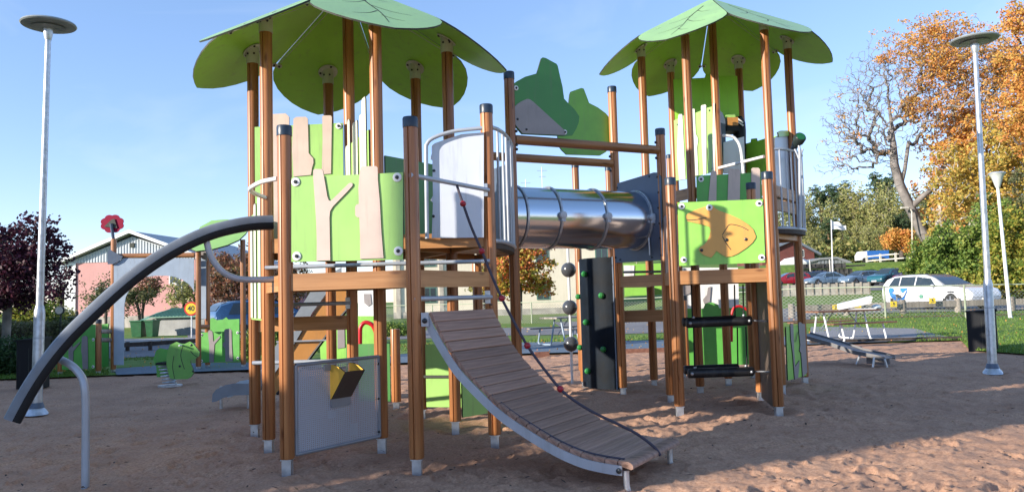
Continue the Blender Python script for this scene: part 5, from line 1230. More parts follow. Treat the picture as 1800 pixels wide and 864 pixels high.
for s in (0, 1):
    e = pl.p(Lp*s + (-.5 if s == 0 else .5), ev-.1, .5); r_ = pl.p(Lp/2, ap.z+.08, .5); up_ = Vector((0, 0, .16))
    rf_ = obj('roof', MB().prism([e, r_, r_+up_, e+up_], -pl.n*17), 'roof_pale', ph)
    obj('barge_board', MB().prism([e+pl.n*.03, r_+pl.n*.03, r_+up_*1.5+pl.n*.03, e+up_*1.5+pl.n*.03], -pl.n*.05+Vector((0, 0, 0))), 'window_white', rf_)
obj('corner_board', MB().prism([pl.p(-.05, .8, .06), pl.p(.75, .8, .06), pl.p(.75, ev, .06), pl.p(-.05, ev, .06)], pl.n*.04), 'window_white', ph)
obj('gable_vent', MB().box(pl.p(Lp/2+.0, ap.z-.75, .1), (.3, .1, .3)), 'core', ph)
for u0, z0, u1, z1 in ((8.05, 1.9, 9.0, 3.2), (7.6, 3.0, 8.4, 4.3), (2.2, 1.6, 3.1, 2.9)):
    window(ph, pl, u0, z0, u1, z1)
# mauve low house further right behind the rusty trees
a = at(345, 560, 66); b = at(540, 560, 70)
mh = empty('mauve_house', (a.x, a.y, 0), 'low mauve wall of a house behind the rust-coloured trees', 'house'); pl = Pl(a[:2], b[:2])
obj('wall', MB().prism([pl.p(0, 0), pl.p(pl.L, 0), pl.p(pl.L, 2.6), pl.p(0, 2.6)], -pl.n*7), 'mauve', mh)
obj('roof', MB().prism([pl.p(-.4, 2.6, .4), pl.p(pl.L+.4, 2.6, .4), pl.p(pl.L+.4, 2.75, .4), pl.p(-.4, 2.75, .4)], -pl.n*8), 'roof_sheet', mh)
for u in (1.5, 4.5, 7): window(mh, pl, u, .9, u+.9, 2.0)
# cream building behind the towers
a = at(692, 560, 60); b = at(1098, 560, 62); pl = Pl(a[:2], b[:2])
cb = empty('cream_building', (a.x, a.y, 0), 'cream rendered building seen through and under the steel tunnel', 'building')
obj('wall', MB().prism([pl.p(0, 0), pl.p(pl.L, 0), pl.p(pl.L, 6.2), pl.p(0, 6.2)], -pl.n*10), 'plaster_cream', cb)
r1, r2 = pl.p(-.5, 6.2, .6), pl.p(pl.L+.5, 6.2, .6); m1_, m2_ = pl.p(-.5, 7.9, -5), pl.p(pl.L+.5, 7.9, -5); up_ = Vector((0, 0, .2))
obj('roof', MB().add([r1, r2, m2_, m1_, r1+up_, r2+up_, m2_+up_, m1_+up_], [(0, 1, 2, 3), (4, 5, 6, 7), (0, 1, 5, 4), (1, 2, 6, 5), (3, 0, 4, 7), (2, 3, 7, 6)]), 'roof_sheet', cb)
obj('plinth', MB().prism([pl.p(0, 0, .05), pl.p(pl.L, 0, .05), pl.p(pl.L, .5, .05), pl.p(0, .5, .05)], -pl.n*.2), 'concrete_pale', cb)
for x in (756, 955, 868, 1060): 
    u = pl.px(x, 530)[0]; window(cb, pl, u-.5, 1.15, u+.5, 2.35, 'window_green'); window(cb, pl, u-.5, 3.9, u+.5, 5.1, 'window_green')
for x in (776, 700): obj('pilaster', MB().box(pl.p(pl.px(x, 500)[0], 3, .05), (.32, .12, 6)), 'concrete_pale', cb)
for x, y in ((953, 290), (924, 312)):
    t_ = at(x, y, 64); obj('antenna', MB().cyl((t_.x, t_.y+1, 7.4), t_+Vector((0, 1, 0)), .03, n=6).bar(t_+Vector((-.4, 1, -.3)), t_+Vector((.4, 1, -.3)), .03, .03).bar(t_+Vector((-.25, 1, -.8)), t_+Vector((.3, 1, -.8)), .03, .03), 'frame_grey', cb)
# garden store with green sheet roof
Ys = 38; a = at(272, 598, Ys); b = at(352, 594, Ys-.5); pl = Pl(a[:2], b[:2])
gs = empty('garden_store', (a.x, a.y, 0), 'grey store with a ribbed green roof seen through the arch', 'shed')
z1 = .38; 
obj('wall', MB().prism([pl.p(0, 0), pl.p(2.9, 0), pl.p(2.9, z1+.55), pl.p(0, z1+.55)], -pl.n*2.4), 'shed_grey', gs)
obj('side_wall', MB().prism([pl.p(-1.0, 0, -.3), pl.p(-.01, 0, -.3), pl.p(-.01, z1+.55, -.3), pl.p(-1.0, z1+.2, -.3)], -pl.n*2), 'shed_grey', gs)
rv = [pl.p(-.15, z1+.5, .25), pl.p(3.1, z1+.5, .25), pl.p(3.1, z1+.88, -1.2), pl.p(.15, z1+.88, -1.2)]
rf_ = obj('roof', MB().add(rv+[v+Vector((0, 0, .05)) for v in rv], [(0, 1, 2, 3), (4, 5, 6, 7), (0, 1, 5, 4), (1, 2, 6, 5), (2, 3, 7, 6), (3, 0, 4, 7)]), 'green_roof', gs)
rb_ = MB()
for k in range(18):
    t_ = k/17; p0 = rv[0].lerp(rv[1], t_)+Vector((0, 0, .06)); p1 = rv[3].lerp(rv[2], t_)+Vector((0, 0, .06)); rb_.bar(p0, p1, .05, .04)
obj('roof_ribs', rb_, 'green_roof', rf_, kind='stuff')
rv = [pl.p(-1.2, z1+.25, -.1), pl.p(-.16, z1+.52, -.1), pl.p(.12, z1+.88, -1.3), pl.p(-.8, z1+.7, -1.3)]
obj('roof', MB().add(rv+[v+Vector((0, 0, .05)) for v in rv], [(0, 1, 2, 3), (4, 5, 6, 7), (0, 1, 5, 4), (1, 2, 6, 5), (2, 3, 7, 6), (3, 0, 4, 7)]), 'green_roof', gs)
for x, lab in ((245, 'green wheeled bin left of a thin post beside the grey store'), (268, 'green wheeled bin right against the grey store')):
    q = at(x, 596, 36.6); gw = empty('wheeled_bin', (q.x, q.y, .05), lab, 'bin', 'green wheeled bins', 0); s = .5 if x < 250 else .36
    obj('bin_body', MB().add([(-s/2+.05, -.3, 0), (s/2-.05, -.3, 0), (s/2-.05, .3, 0), (-s/2+.05, .3, 0), (-s/2, -.38, .7), (s/2, -.38, .7), (s/2, .38, .7), (-s/2, .38, .7)], [(0, 1, 2, 3), (4, 5, 6, 7), (0, 1, 5, 4), (1, 2, 6, 5), (2, 3, 7, 6), (3, 0, 4, 7)]), 'bin_green', gw, local=True)
    obj('bin_lid', MB().box((0, 0, .73), (s+.06, .84, .06)), 'bin_green', gw, local=True)
q0, q1 = at(215, 606, 24.5), at(352, 598, 25.5)
lb = empty('low_barrier', (q0.x, q0.y, 0), 'low dark horizontal barrier along the street behind the arch', 'barrier')
obj('barrier_beam', MB().bar((q0.x, q0.y, q0.z), (q1.x, q1.y, q1.z), .1, .13), 'kerb_wood', lb)
for x in (222, 262): p = at(x, 600, 24.7); obj('barrier_post', MB().box((p.x, p.y+.08, .1), (.09, .09, .45)), 'kerb_wood', lb)
# 40 sign
sg = at(336, 542, 34); sr = empty('speed_sign', (sg.x, sg.y, 0), 'round yellow and red 40 speed limit sign behind the arch', 'traffic sign')
obj('sign_pole', MB().cyl((sg.x, sg.y+.05, 0), (sg.x, sg.y+.05, sg.z+.2), .03, n=8), 'galv', sr)
sgd = obj('sign_disc', MB().lathe(sg, [(.3, -.01), (.3, .01)], 28, axis=(.0, -1, 0)), 'sign_red', sr)
obj('sign_face', MB().lathe(sg+Vector((0, -.012, 0)), [(.235, 0), (.235, .004)], 28, axis=(0, -1, 0)), 'sign_yellow', sgd)
tx = bpy.data.curves.new('sign_number', 'FONT'); tx.body = '40'; tx.size = .3; tx.align_x = 'CENTER'; tx.align_y = 'CENTER'; tx.extrude = .003; tx.offset = .006; tx.materials.append(MAT['core'])
to = bpy.data.objects.new('sign_number', tx); COL.objects.link(to)
dg = bpy.context.evaluated_depsgraph_get(); tm = bpy.data.meshes.new_from_object(to.evaluated_get(dg)); bpy.data.objects.remove(to)
to = bpy.data.objects.new('sign_number', tm); COL.objects.link(to); to.parent = sgd; to.location = sg+Vector((0, -.02, -.0)); to.rotation_euler = (pi/2, 0, 0)
# right background
a = at(1340, 460, 125); b = at(1432, 460, 125); zb_ = float(hgt(a.x, 125)); top = at(1397, 424, 125).z; ez = at(1432, 444, 125).z
bn = empty('red_barn', (a.x, 125, zb_), 'dark red barn with a grey-blue roof behind the right tower leg', 'barn'); pl = Pl(a[:2], b[:2]); U = pl.px(1394, 440)[0]
obj('wall', MB().prism([pl.p(0, zb_-1), pl.p(pl.L, zb_-1), pl.p(pl.L, ez), pl.p(U, top), pl.p(0, ez)], -pl.n*14), 'barn_red', bn)
for s0, s1 in (((-.6, ez-.2), (U, top+.12)), ((U, top+.12), (pl.L+.9, ez-.45))):
    p0, p1 = pl.p(s0[0], s0[1], .6), pl.p(s1[0], s1[1], .6); obj('roof', MB().prism([p0, p1, p1+Vector((0, 0, .35)), p0+Vector((0, 0, .35))], -pl.n*16), 'roof_blue', bn)
window(bn, pl, pl.L-2.6, zb_+1.2, pl.L-1.6, zb_+2.4)
a = at(1398, 470, 112); b = at(1508, 470, 112); zb_ = float(hgt(a.x, 112)); pl = Pl(a[:2], b[:2])
gh = empty('grey_shed', (a.x, 112, zb_), 'long low grey shed with slatted front above the stone wall', 'shed')
obj('wall', MB().prism([pl.p(*pl.px(*p_)) for p_ in ((1410, 474), (1500, 468), (1490, 460), (1470, 453), (1440, 455), (1415, 462))], -pl.n*6), 'shed_grey', gh)
for k in range(9):
    x = 1438+k*6; obj('slat', MB().prism([pl.p(*pl.px(*p_), .02) for p_ in ((x, 469), (x+4, 469), (x+4, 457), (x, 457))], pl.n*.06), 'frame_grey', gh)
obj('roof', MB().prism([pl.p(*pl.px(*p_), .3) for p_ in ((1405, 465), (1415, 460), (1440, 453), (1470, 451), (1492, 458), (1502, 466), (1500, 468), (1470, 454.5), (1440, 456.5))], -pl.n*6.6), 'roof_sheet', gh)
q = at(1396, 462, 106); 
thing('tarpaulin', MB().ball((q.x, q.y, q.z-.3), 1.5, 7, 5, (1.5, .8, .75)), 'paper_white', 'crumpled white tarpaulin heap in front of the red barn', 'tarpaulin')
# dark retaining wall
a = at(1405, 480, 93); b = at(1518, 470, 95); za, zb_ = float(hgt(a.x, 90)), float(hgt(b.x, 90))
rw = empty('stone_wall', (a.x, a.y, za), 'dark stone retaining wall behind the parked saloon', 'wall')
for r_i in range(4):
    n = 15
    for k in range(n):
        p0 = a.lerp(b, (k+(.5 if r_i % 2 else 0))/n); h_ = .62
        zz_ = za+.05+r_i*h_*(1-.0)
        if k > n-1-r_i*1.5: continue
        rr_ = random.Random(k*7+r_i)
        obj('stone', MB().box((p0.x+.25, 93.2+rr_.uniform(-.06, .06)+(k/n)*1.6, zz_+h_/2), ((b.x-a.x)/n-.04, .5, h_-.04)), 'stone_dark', rw)
obj('coping', MB().bar((a.x, a.y, at(1405, 471, 93).z), (b.x, b.y, at(1515, 466, 95).z), .7, .18), 'stone_dark', rw)
for x in (1425, 1460): p0 = at(x, 488, 92); obj('lamp_stub', MB().cyl((p0.x, 92, p0.z), (p0.x, 92, p0.z+2.1), .07, n=6), 'rail_white', rw)
# pale block planter wall
Yw = 58; a = at(1372, 512, Yw); b = at(1528, 511, Yw)
pw_ = empty('plank_wall', (a.x, Yw, float(hgt(a.x, Yw))), 'low pale weathered plank wall on the grass before the car park', 'wall'); n = 11
for k in range(n):
    x0 = a.x+(b.x-a.x)*k/n; x1 = a.x+(b.x-a.x)*(k+1)/n; zb_ = float(hgt(x0, Yw))
    obj('plank_section', MB().box(((x0+x1)/2, Yw+random.uniform(-.02, .02), zb_+.42), (x1-x0-.05, .12, .86)), 'concrete_pale', pw_)
for k in range(n+1): x0 = a.x+(b.x-a.x)*k/n; obj('wall_post', MB().box((x0, Yw-.02, float(hgt(x0, Yw))+.45), (.09, .2, .95)), 'grey_wood', pw_)
# rail fence on the terrace
rp_ = [at(x, y, Y) for x, y, Y in ((1524, 463, 108), (1548, 461, 105), (1575, 459, 102), (1601, 457, 99.5), (1640, 453, 99))]
rfn = empty('rail_fence', tuple(rp_[0]), 'pale wooden rail fence on top of the bank above the cars', 'fence')
for i, p in enumerate(rp_):
    z0 = p.z; obj('fence_post', MB().box((p.x, p.y, z0+.4), (.22, .2, 1.5)), 'rail_white', rfn)
    if i:
        for dz in (.35, .95): obj('fence_rail', MB().bar(rp_[i-1]+Vector((0, -.12, dz)), p+Vector((0, -.12, dz)), .06, .16), 'rail_white', rfn)
# flag pole
q = at(1464, 492, 86); t_ = at(1461, 386, 86); fl = empty('flagpole', (q.x, q.y, float(hgt(q.x, 86))), 'white flagpole with a white pennant in front of the wood', 'flagpole')
obj('pole', MB().tube([(q.x, 86, float(hgt(q.x, 86))), t_], [.09, .05], 8), 'white_paint', fl, True)
zf_ = lambda pts: [at(x, y, 86) for x, y in pts]
vs = []; N = 8; tp_l = [(1461.5+26*k/N, 386+11*(k/N)**1.0+1.2*sin(k*1.3)) for k in range(N+1)]; bt_l = [(1462+26*k/N, 402+2.5*(k/N)+1.0*sin(k*1.3+1)) for k in range(N+1)]
for k in range(N+1):
    for (x, y) in (tp_l[k], bt_l[k]): v = at(x, y, 86); v.y += .12*sin(k*1.1); vs.append(v)
obj('flag', MB().add(vs, [(2*k, 2*k+1, 2*k+3, 2*k+2) for k in range(N)]), 'paper_white', fl, True)
v0 = [at(1466+dx, 395+dy, 85.6) for dx, dy in ((0, -2), (8, 0), (8, 3), (0, 1.5))]
obj('flag_emblem', MB().prism(v0, (0, .02, 0)), 'flag_grey', fl)
q = at(1604, 452, 96); lp_ = empty('lamp_post', tuple(q), 'thin far street lamp with a short arm beside the bank fence', 'street lamp')
obj('pole', MB().tube([q, at(1603, 372, 96), at(1600, 366, 96), at(1592, 364, 96)], .09, 6), 'rail_white', lp_)
obj('lamp_head', MB().box(at(1590, 365, 96), (.9, .4, .2)), 'rail_white', lp_)
# ---- playground gateway on the left
gw = empty('play_gateway', tuple(gnd(270, 655)), 'smaller play frame with a grey arch, red flower on a pole and green leaf roof', 'play frame')
def gpost(p, ztop, cap=True, r=.055):
    o = obj('post', post_mb(p[0], p[1], .09, ztop, r), 'post_wood', gw, True); obj('post_foot', MB().box((p[0], p[1], .04), (.07, .07, .16)), 'galv', o)
    if cap: obj('post_cap', MB().lathe((p[0], p[1], ztop), [(r*1.06, -.07), (r*1.07, 0), (r*.8, .015)], 16), 'navy_cap', o, True)
def gz(x, y, p): return at(x, y, p[1]).z
pa = xy(gnd(173, 659)); pf = xy(gnd(199, 656)); pb1 = xy(gnd(349, 651)); pb2 = xy(gnd(365, 648)); pc_ = xy(gnd(428, 647)); pz = xy(gnd(106, 660))
gpost(pa, gz(172, 562, pa)); gpost(pf, gz(195, 420, pf), False); gpost(pb1, gz(343, 441, pb1), False); gpost(pb2, gz(361, 440, pb2), False); gpost(pc_, gz(424, 421, pc_), False); gpost(pz, gz(104, 600, pz))
pl = Pl(pf, pb1, .06); z1c = lambda pts: Z(0, 340, 2.4, pts)
arch = [(480, 722), (480, 300), (500, 285), (520, 272), (818, 272), (818, 415), (812, 400), (795, 380), (768, 362), (735, 350), (700, 346), (655, 346), (610, 352), (575, 372), (548, 402), (530, 435), (524, 470), (521, 722)]
obj('arch_panel', MB().prism([pl.p(u, z) for u, z in pl.poly(z1c(arch))], -pl.n*.02), 'arch_grey', gw)
obj('arch_panel', MB().prism([at(x, y, pb1[1]+.25) for x, y in ((348, 452), (362, 452), (362, 560), (348, 560))], (0, .02, 0)), 'arch_grey', gw)
lg = MB().cyl(at(204, 450, pf[1]), at(342, 448, pb1[1]), .055, n=14); obj('log_rail', lg, 'beam_log', gw, True)
obj('corner_plate', MB().prism([pl.p(u, z, .03) for u, z in pl.poly(z1c([(458, 240), (470, 238), (500, 255), (522, 266), (505, 285), (480, 298), (458, 298)]))], pl.n*.015), 'slate_blue', gw)
for a_q, b_q in (((176, 582), (196, 582)), ((176, 597), (196, 597))):
    obj('rung', MB().cyl(at(a_q[0], a_q[1], pa[1]), at(b_q[0], b_q[1], pf[1]), .045, n=12), 'grey_wood', gw, True)
# red flower
fc = at(194, 393, pf[1]-.02); fc.x = pf[0]-.03; mb = MB(); pts = []
for k in range(48):
    a = 2*pi*k/48; r_ = .225+.03*abs(sin(a*4))-.01; pts.append(fc+Vector((cos(a)*r_*1.05, 0, sin(a)*r_*.82)))
fw = obj('flower', MB().prism(pts, (0, .02, 0)), 'flower_red', gw, label='red flower cut-out on top of the tall pole')
obj('flower_stem', MB().cyl((fc.x, fc.y-.04, fc.z), (pf[0], pf[1], gz(195, 425, pf)), .032, n=10), 'slate_blue', gw, True)
obj('flower_centre', MB().prism([fc+Vector((x, -.012, z)) for x, z in ((-.16, -.06), (.12, -.1), (.06, .1), (.0, .09))], (0, -.01, 0)), 'core', fw)
# leaf roof of the gateway
lf_ = [(333, 436), (345, 441), (375, 437), (400, 430), (420, 421), (432, 410), (438, 400), (430, 392), (400, 385), (372, 387), (352, 398), (338, 420)]
lv = [at(x, y, pb1[1]-.55+(441-y)*.03) for x, y in lf_]
obj('leaf_roof', MB().prism(lv, Vector((0, .2, -.55)).normalized()*.03, 0, 1), ['lime', 'core'], gw, label='pale green leaf-shaped roof over the right posts of the gateway')
obj('corner_plate', MB().prism([at(x, y, pb1[1]+.1) for x, y in ((348, 437), (364, 436), (364, 458), (356, 455), (348, 447))], (0, .02, 0)), 'taupe_mid', gw)
# panels
pl = Pl(pz, pa, .05); zq = lambda pts: Z(100, 540, 6.646, pts)
pp_ = panel(pl, pl.poly(zq([(62, 355), (450, 350), (450, 715), (62, 725)])), .02, 'panel', 'mid_green', gw, label='green panel with two taupe trunks left of the arch')
decor(pl, zq([(135, 350), (142, 335), (172, 334), (182, 350), (190, 465), (275, 400), (285, 405), (200, 510), (196, 720), (148, 725), (142, 500)]), 'taupe', pp_)
decor(pl, zq([(300, 350), (312, 332), (350, 328), (366, 345), (370, 500), (372, 715), (308, 720), (300, 560), (290, 500)]), 'taupe', pp_)
bolts(pl, [pl.px(*q_) for q_ in zq([(430, 375), (428, 690)])], pp_, .011, .03)
pl = Pl((pz[0]+.1, pz[1]+1.0), (pf[0]-.05, pf[1]+.4), 0)
panel(pl, pl.poly(zq([(150, 225), (330, 205), (605, 190), (610, 690), (150, 700)])), .02, 'panel', 'mid_green', gw)
pl = Pl(pb2, pc_, .05); zr_ = lambda pts: Z(300, 560, 5.4, pts)
pp_ = panel(pl, pl.poly(zr_([(278, 130), (655, 112), (655, 398), (280, 415)])), .02, 'panel', 'mid_green', gw, label='green panel with two taupe trunks right of the arch')
decor(pl, zr_([(358, 120), (370, 105), (392, 108), (402, 125), (410, 215), (470, 160), (478, 172), (420, 240), (414, 410), (372, 412), (370, 250)]), 'taupe', pp_)
decor(pl, zr_([(512, 110), (525, 95), (565, 92), (582, 105), (585, 240), (595, 400), (524, 404), (520, 280), (500, 255), (502, 225), (518, 212)]), 'taupe', pp_)
bolts(pl, [pl.px(*q_) for q_ in zr_([(295, 150), (638, 130), (298, 398), (640, 370)])], pp_, .011, .03)
pl = Pl((pb2[0], pb2[1]+.9), (pc_[0]-.02, pc_[1]+.9), 0)
panel(pl, pl.poly([(362, 566), (366, 562), (374, 558), (382, 562), (392, 561), (398, 557), (402, 561), (421, 560), (421, 630), (364, 632)]), .02, 'panel', 'mid_green', gw)
obj('log_rail', MB().cyl(at(350, 574, pb1[1]+.1), at(366, 574, pb1[1]+.3), .05, n=12), 'post_wood', gw, True)
# ---- spring frog
sb = gnd(297, 678); sf = empty('spring_rider', (sb.x, sb.y, 0), 'green leaf-shaped frog spring rider on a coil spring in the sand', 'spring rider')
zs = lambda pts: Z(200, 500, 4.321, pts); pl = Pl((sb.x-1, sb.y-.1), (sb.x+1, sb.y-.1))
fo = panel(pl, pl.poly(zs([(402, 560), (415, 490), (430, 455), (480, 432), (510, 446), (540, 448), (580, 430), (605, 445), (655, 510), (652, 540), (625, 560), (588, 572), (585, 590), (605, 640), (612, 665), (590, 700), (560, 715), (470, 716), (430, 710), (418, 670), (403, 610)])), .03, 'side_board', 'frog_side', sf)
for pts in ([(460, 540), (450, 620), (465, 712)], [(530, 460), (512, 540), (540, 640)], [(585, 500), (610, 530), (640, 548)]): stroke(pl, zs(pts), .006, .017, 'engraved_line', 'core', fo)
small_bolts(pl, [pl.px(*q_) for q_ in zs([(590, 457), (505, 617), (606, 655)])], fo, .016, .02)
pl_b = Pl((sb.x-1, sb.y+.28), (sb.x+1, sb.y+.28))
fb = panel(pl_b, pl_b.poly(zs([(302, 570), (325, 500), (350, 480), (420, 492), (440, 470), (470, 450), (520, 448), (520, 700), (330, 700), (325, 620)])), .03, 'side_board', 'mid_green', sf)
obj('seat', MB().box(pl.p(*pl.px(*zs([(380, 600)])[0]), -.2), (.3, .38, .04)), 'black_plastic', sf)
obj('handle_bar', MB().cyl(pl.p(*pl.px(*zs([(518, 458)])[0]), .12), pl.p(*pl.px(*zs([(518, 458)])[0]), -.45), .016, n=8), 'white_paint', sf)
cs = []; c0 = at(290, 668, sb.y+.08)
for k in range(72): a = k*.6; z_ = .03+.37*k/71; cs.append(Vector((sb.x-.02-.10*(k/71)+.105*cos(a), sb.y+.08+.105*sin(a), z_)))
obj('coil_spring', MB().tube(cs, .014, 6), 'galv', sf, True)
obj('spring_foot', MB().lathe((sb.x, sb.y+.05, -.01), [(.2, 0), (.2, .025)], 14), 'galv', sf)
# ---- unseen blocks, shaped and placed to cast the long shadows across the sand
def q2w(q, s): return (cos(AZ)*s - sin(AZ)*q, sin(AZ)*s + cos(AZ)*q)
def caster(name, q0, q1, s, ztop, th, mat, lab, cat):
    a, b = q2w(q0, s), q2w(q1, s); c, d = q2w(q1, s-th), q2w(q0, s-th)
    r = empty(name, (a[0], a[1], 0), lab, cat)
    obj('wall', MB().prism([(*p, -.1) for p in (a, b, c, d)], (0, 0, ztop+.1)), mat, r)
    obj('roof', MB().prism([(*p, ztop+.002) for p in (a, b, c, d)], (0, 0, .12)), 'roof_sheet', r)
    return r
caster('shade_block', 6.15, 34, -9.5, 3.95, 5, 'plaster_cream', 'long low unseen block behind the viewpoint, added to shade the sand', 'shade_block')
caster('tall_shade_block', 4.55, 6.12, -9.5, 8.4, 2.0, 'plaster_cream', 'narrow tall unseen block behind the viewpoint, added to shade the sand', 'tower')
# ================================================================== TREES AND SHRUBS
def leaf_quads(C, rad, per, size, r, flat=.0, squash=1.0):
    n = len(C)*per; c = np.repeat(C, per, 0); d = r.normal(size=(n, 3)); d /= np.linalg.norm(d, axis=1)[:, None]+1e-9
    p = c + d*(rad*r.random((n, 1))**.5)*np.array([1, 1, squash])
    a = r.normal(size=(n, 3)); a[:, 2] *= (1-flat*.6); a /= np.linalg.norm(a, axis=1)[:, None]; b = np.cross(a, r.normal(size=(n, 3))); b /= np.linalg.norm(b, axis=1)[:, None]
    s = size*(.6+.8*r.random((n, 1))); 
    v = np.stack([p-a*s, p-b*s*.62, p+a*s*1.0, p+b*s*.62], 1).reshape(-1, 3)
    return v, np.arange(len(v)).reshape(-1, 4)
def blob_pts(blobs, n, r, shell=.45):
    vol = np.array([b[1][0]*b[1][1]*b[1][2]*(b[2] if len(b) > 2 else 1) for b in blobs]); pr = vol/vol.sum(); out = []
    for (b, k) in zip(blobs, r.multinomial(n, pr)):
        d = r.normal(size=(k, 3)); d /= np.linalg.norm(d, axis=1)[:, None]; q = d*(shell+(1-shell)*r.random((k, 1)))**.6
        q = d*(r.random((k, 1))*(1-shell)+shell)**1.0
        out.append(np.array(b[0])+q*np.array(b[1]))
    return np.concatenate(out)
def grow(trunk, tips, r, rt, wob=.08, minr=.01, n=5, power=.5, limbs=()):
    nodes = [np.array(p, float) for p in trunk]; par = [-1]+list(range(len(trunk)-1)); top = nodes[-1]; nt_ = len(nodes)
    for j0, pts_ in limbs:
        pv = j0
        for q_ in pts_: nodes.append(np.array(q_, float)); par.append(pv); pv = len(nodes)-1
    tr0 = len(trunk); N0_ = len(nodes); order = np.argsort(np.linalg.norm(tips-np.mean(np.array(trunk[-2:]), 0), axis=1)); ids = []
    N = np.array(nodes)
    for t in tips[order]:
        d = np.linalg.norm(N-t, axis=1) + np.maximum(0, N[:, 2]-t[2])*.8; 
        d[:max(1, tr0//2)] += 50; d[:N0_] += (1.5 if limbs else 0)*0
        j = int(np.argmin(d)); a = N[j]; L = np.linalg.norm(t-a); k = 3; prev = j
        new = []
        for i in range(1, k+1):
            f = i/k; p = a+(t-a)*f + r.normal(size=3)*L*wob*(0 if i == k else 1) + np.array([0, 0, L*.10*sin(pi*f)])
            new.append(p); par.append(prev); prev = len(par)-1
        N = np.concatenate([N, np.array(new)]); ids.append(prev)
    cnt = np.zeros(len(par)); cnt[ids] = 1
    for i in range(len(par)-1, 0, -1): cnt[par[i]] += cnt[i] if i not in () else 0
    rad = np.maximum(minr, rt*(cnt/cnt[0])**power)
    # tapering prisms for every segment
    vs = []; fs = []; par = np.array(par); seg = np.where(par >= 0)[0]; A_ = N[par[seg]]; B_ = N[seg]; ra_ = np.minimum(rad[par[seg]], rad[seg]*1.6); rb_ = rad[seg]
    ra_ = np.where(seg < tr0, rad[par[seg]], ra_)
    d = B_-A_; d /= np.linalg.norm(d, axis=1)[:, None]+1e-9; h = np.where(np.abs(d[:, 2:3]) < .9, np.array([[0, 0, 1.]]), np.array([[1., 0, 0]])); X = np.cross(d, h); X /= np.linalg.norm(X, axis=1)[:, None]; Y = np.cross(d, X)
    V = []
    for (P_, R_) in ((A_, ra_), (B_, rb_)):
        for k in range(n): a = 2*pi*k/n; V.append(P_+(X*cos(a)+Y*sin(a))*R_[:, None])
    V = np.stack(V, 1).reshape(-1, 3); m = len(seg); o = np.arange(m)[:, None]*2*n
    Fq = np.concatenate([np.stack([o[:, 0]+k, o[:, 0]+(k+1) % n, o[:, 0]+n+(k+1) % n, o[:, 0]+n+k], 1) for k in range(n)])
    return V, Fq, N[ids], N, rad
def tree(name, base, blobs, trunk, bark, leaf, label, rt=.2, ntips=220, per=14, rad=.35, size=.06, seed=1, bare=None, group=None, cat='tree', flat=.3, minr=.01, squash=.8, wob=.08, shell=.35, power=.5, limbs=()):
    r = np.random.default_rng(seed); root = empty(name, tuple(base), label, cat, group)
    tips = blob_pts(blobs, ntips, r, shell)
    V, Fq, T_, N, _ = grow([tuple(p) for p in trunk], tips, r, rt, wob, minr, 6 if rt > .3 else 5, power, limbs)
    o = obj('trunk', np_mesh('trunk', V, Fq, bark), None, root)
    if leaf and per:
        C_ = T_
        if bare is not None: C_ = T_[~bare(T_, r)]
        v, f = leaf_quads(C_, rad, per, size, r, flat, squash); obj('crown', np_mesh('crown', v, f, leaf, False), None, root)
    return root
def bl_(x, y, Y, rx, rz, w=1.0, ry=None):           # ellipsoid clump: centre by photo pixel and depth, radii in photo pixels
    c = at(x, y, Y); k = Y/F; return (tuple(c), (rx*k, (ry or (rx+rz)/2)*k, rz*k), w)
# purple maple
Y0 = 20.5; b0 = at(8, 640, Y0); b0.z = 0
tree('purple_maple', b0, [bl_(40, 470, Y0, 75, 70), bl_(60, 400, Y0, 45, 40), bl_(100, 500, Y0-.4, 40, 25, 1.4), bl_(-40, 450, Y0, 70, 80), bl_(20, 520, Y0, 70, 30), bl_(85, 450, Y0, 28, 45)],
     [b0, at(10, 600, Y0), at(12, 560, Y0), at(16, 500, Y0), at(25, 440, Y0)], 'bark_grey', 'leaves_purple', 'purple-leaved maple with a pale trunk at the left edge', .11, 420, 34, .30, .052, 3, shell=.2, minr=.006)
# small trees in front of the pink house
for i, (x, y, Yd, rx, rz, lf, lab, tx, ty) in enumerate((
    (235, 520, 47, 42, 38, 'leaves_dusty', 'small dusty green tree before the pink wall left of the arch opening', 245, 575),
    (180, 520, 49, 40, 42, 'leaves_dusty', 'thin-crowned small tree behind the flower post', 186, 575),
    (325, 515, 45, 38, 42, 'leaves_birch', 'yellow-green small tree right in the arch opening', 322, 575),
    (262, 505, 48, 22, 26, 'leaves_rust', 'brownish small tree in the middle of the arch opening', 250, 575))):
    b0 = at(tx, ty, Yd); b0.z = 0
    tree('small_tree', b0, [bl_(x, y, Yd, rx, rz), bl_(x-rx*.5, y+rz*.2, Yd, rx*.5, rz*.5), bl_(x+rx*.5, y, Yd, rx*.5, rz*.5)], [b0, at(tx, ty-25, Yd), at((tx+x)/2, y+rz*.3, Yd), at(x, y, Yd)], 'bark_dark', lf, lab, .09, 150, 11, .34, .075, 20+i, shell=.1, minr=.012)
for i, (x, y, Yd, rx, rz, lab, tx) in enumerate(((400, 500, 40, 44, 50, 'rust-coloured tree behind the right panels of the gateway', 398), (448, 470, 44, 32, 48, 'rust-coloured tree just left of the left tower', 446), (500, 500, 46, 50, 50, 'rust-coloured tree hidden behind the left tower posts', 505), (385, 470, 52, 30, 28, 'green and rust tree left of the leaf roof post', 380))):
    b0 = at(tx, 590, Yd); b0.z = 0
    tree('rusty_tree', b0, [bl_(x, y, Yd, rx, rz), bl_(x+rx*.3, y-rz*.3, Yd, rx*.6, rz*.6)], [b0, at(tx, 555, Yd), at((tx+x)/2, y+20, Yd), at(x, y, Yd)], 'bark_pale', 'leaves_rust', lab, .13, 230, 18, .33, .08, 30+i, shell=.15, minr=.012)
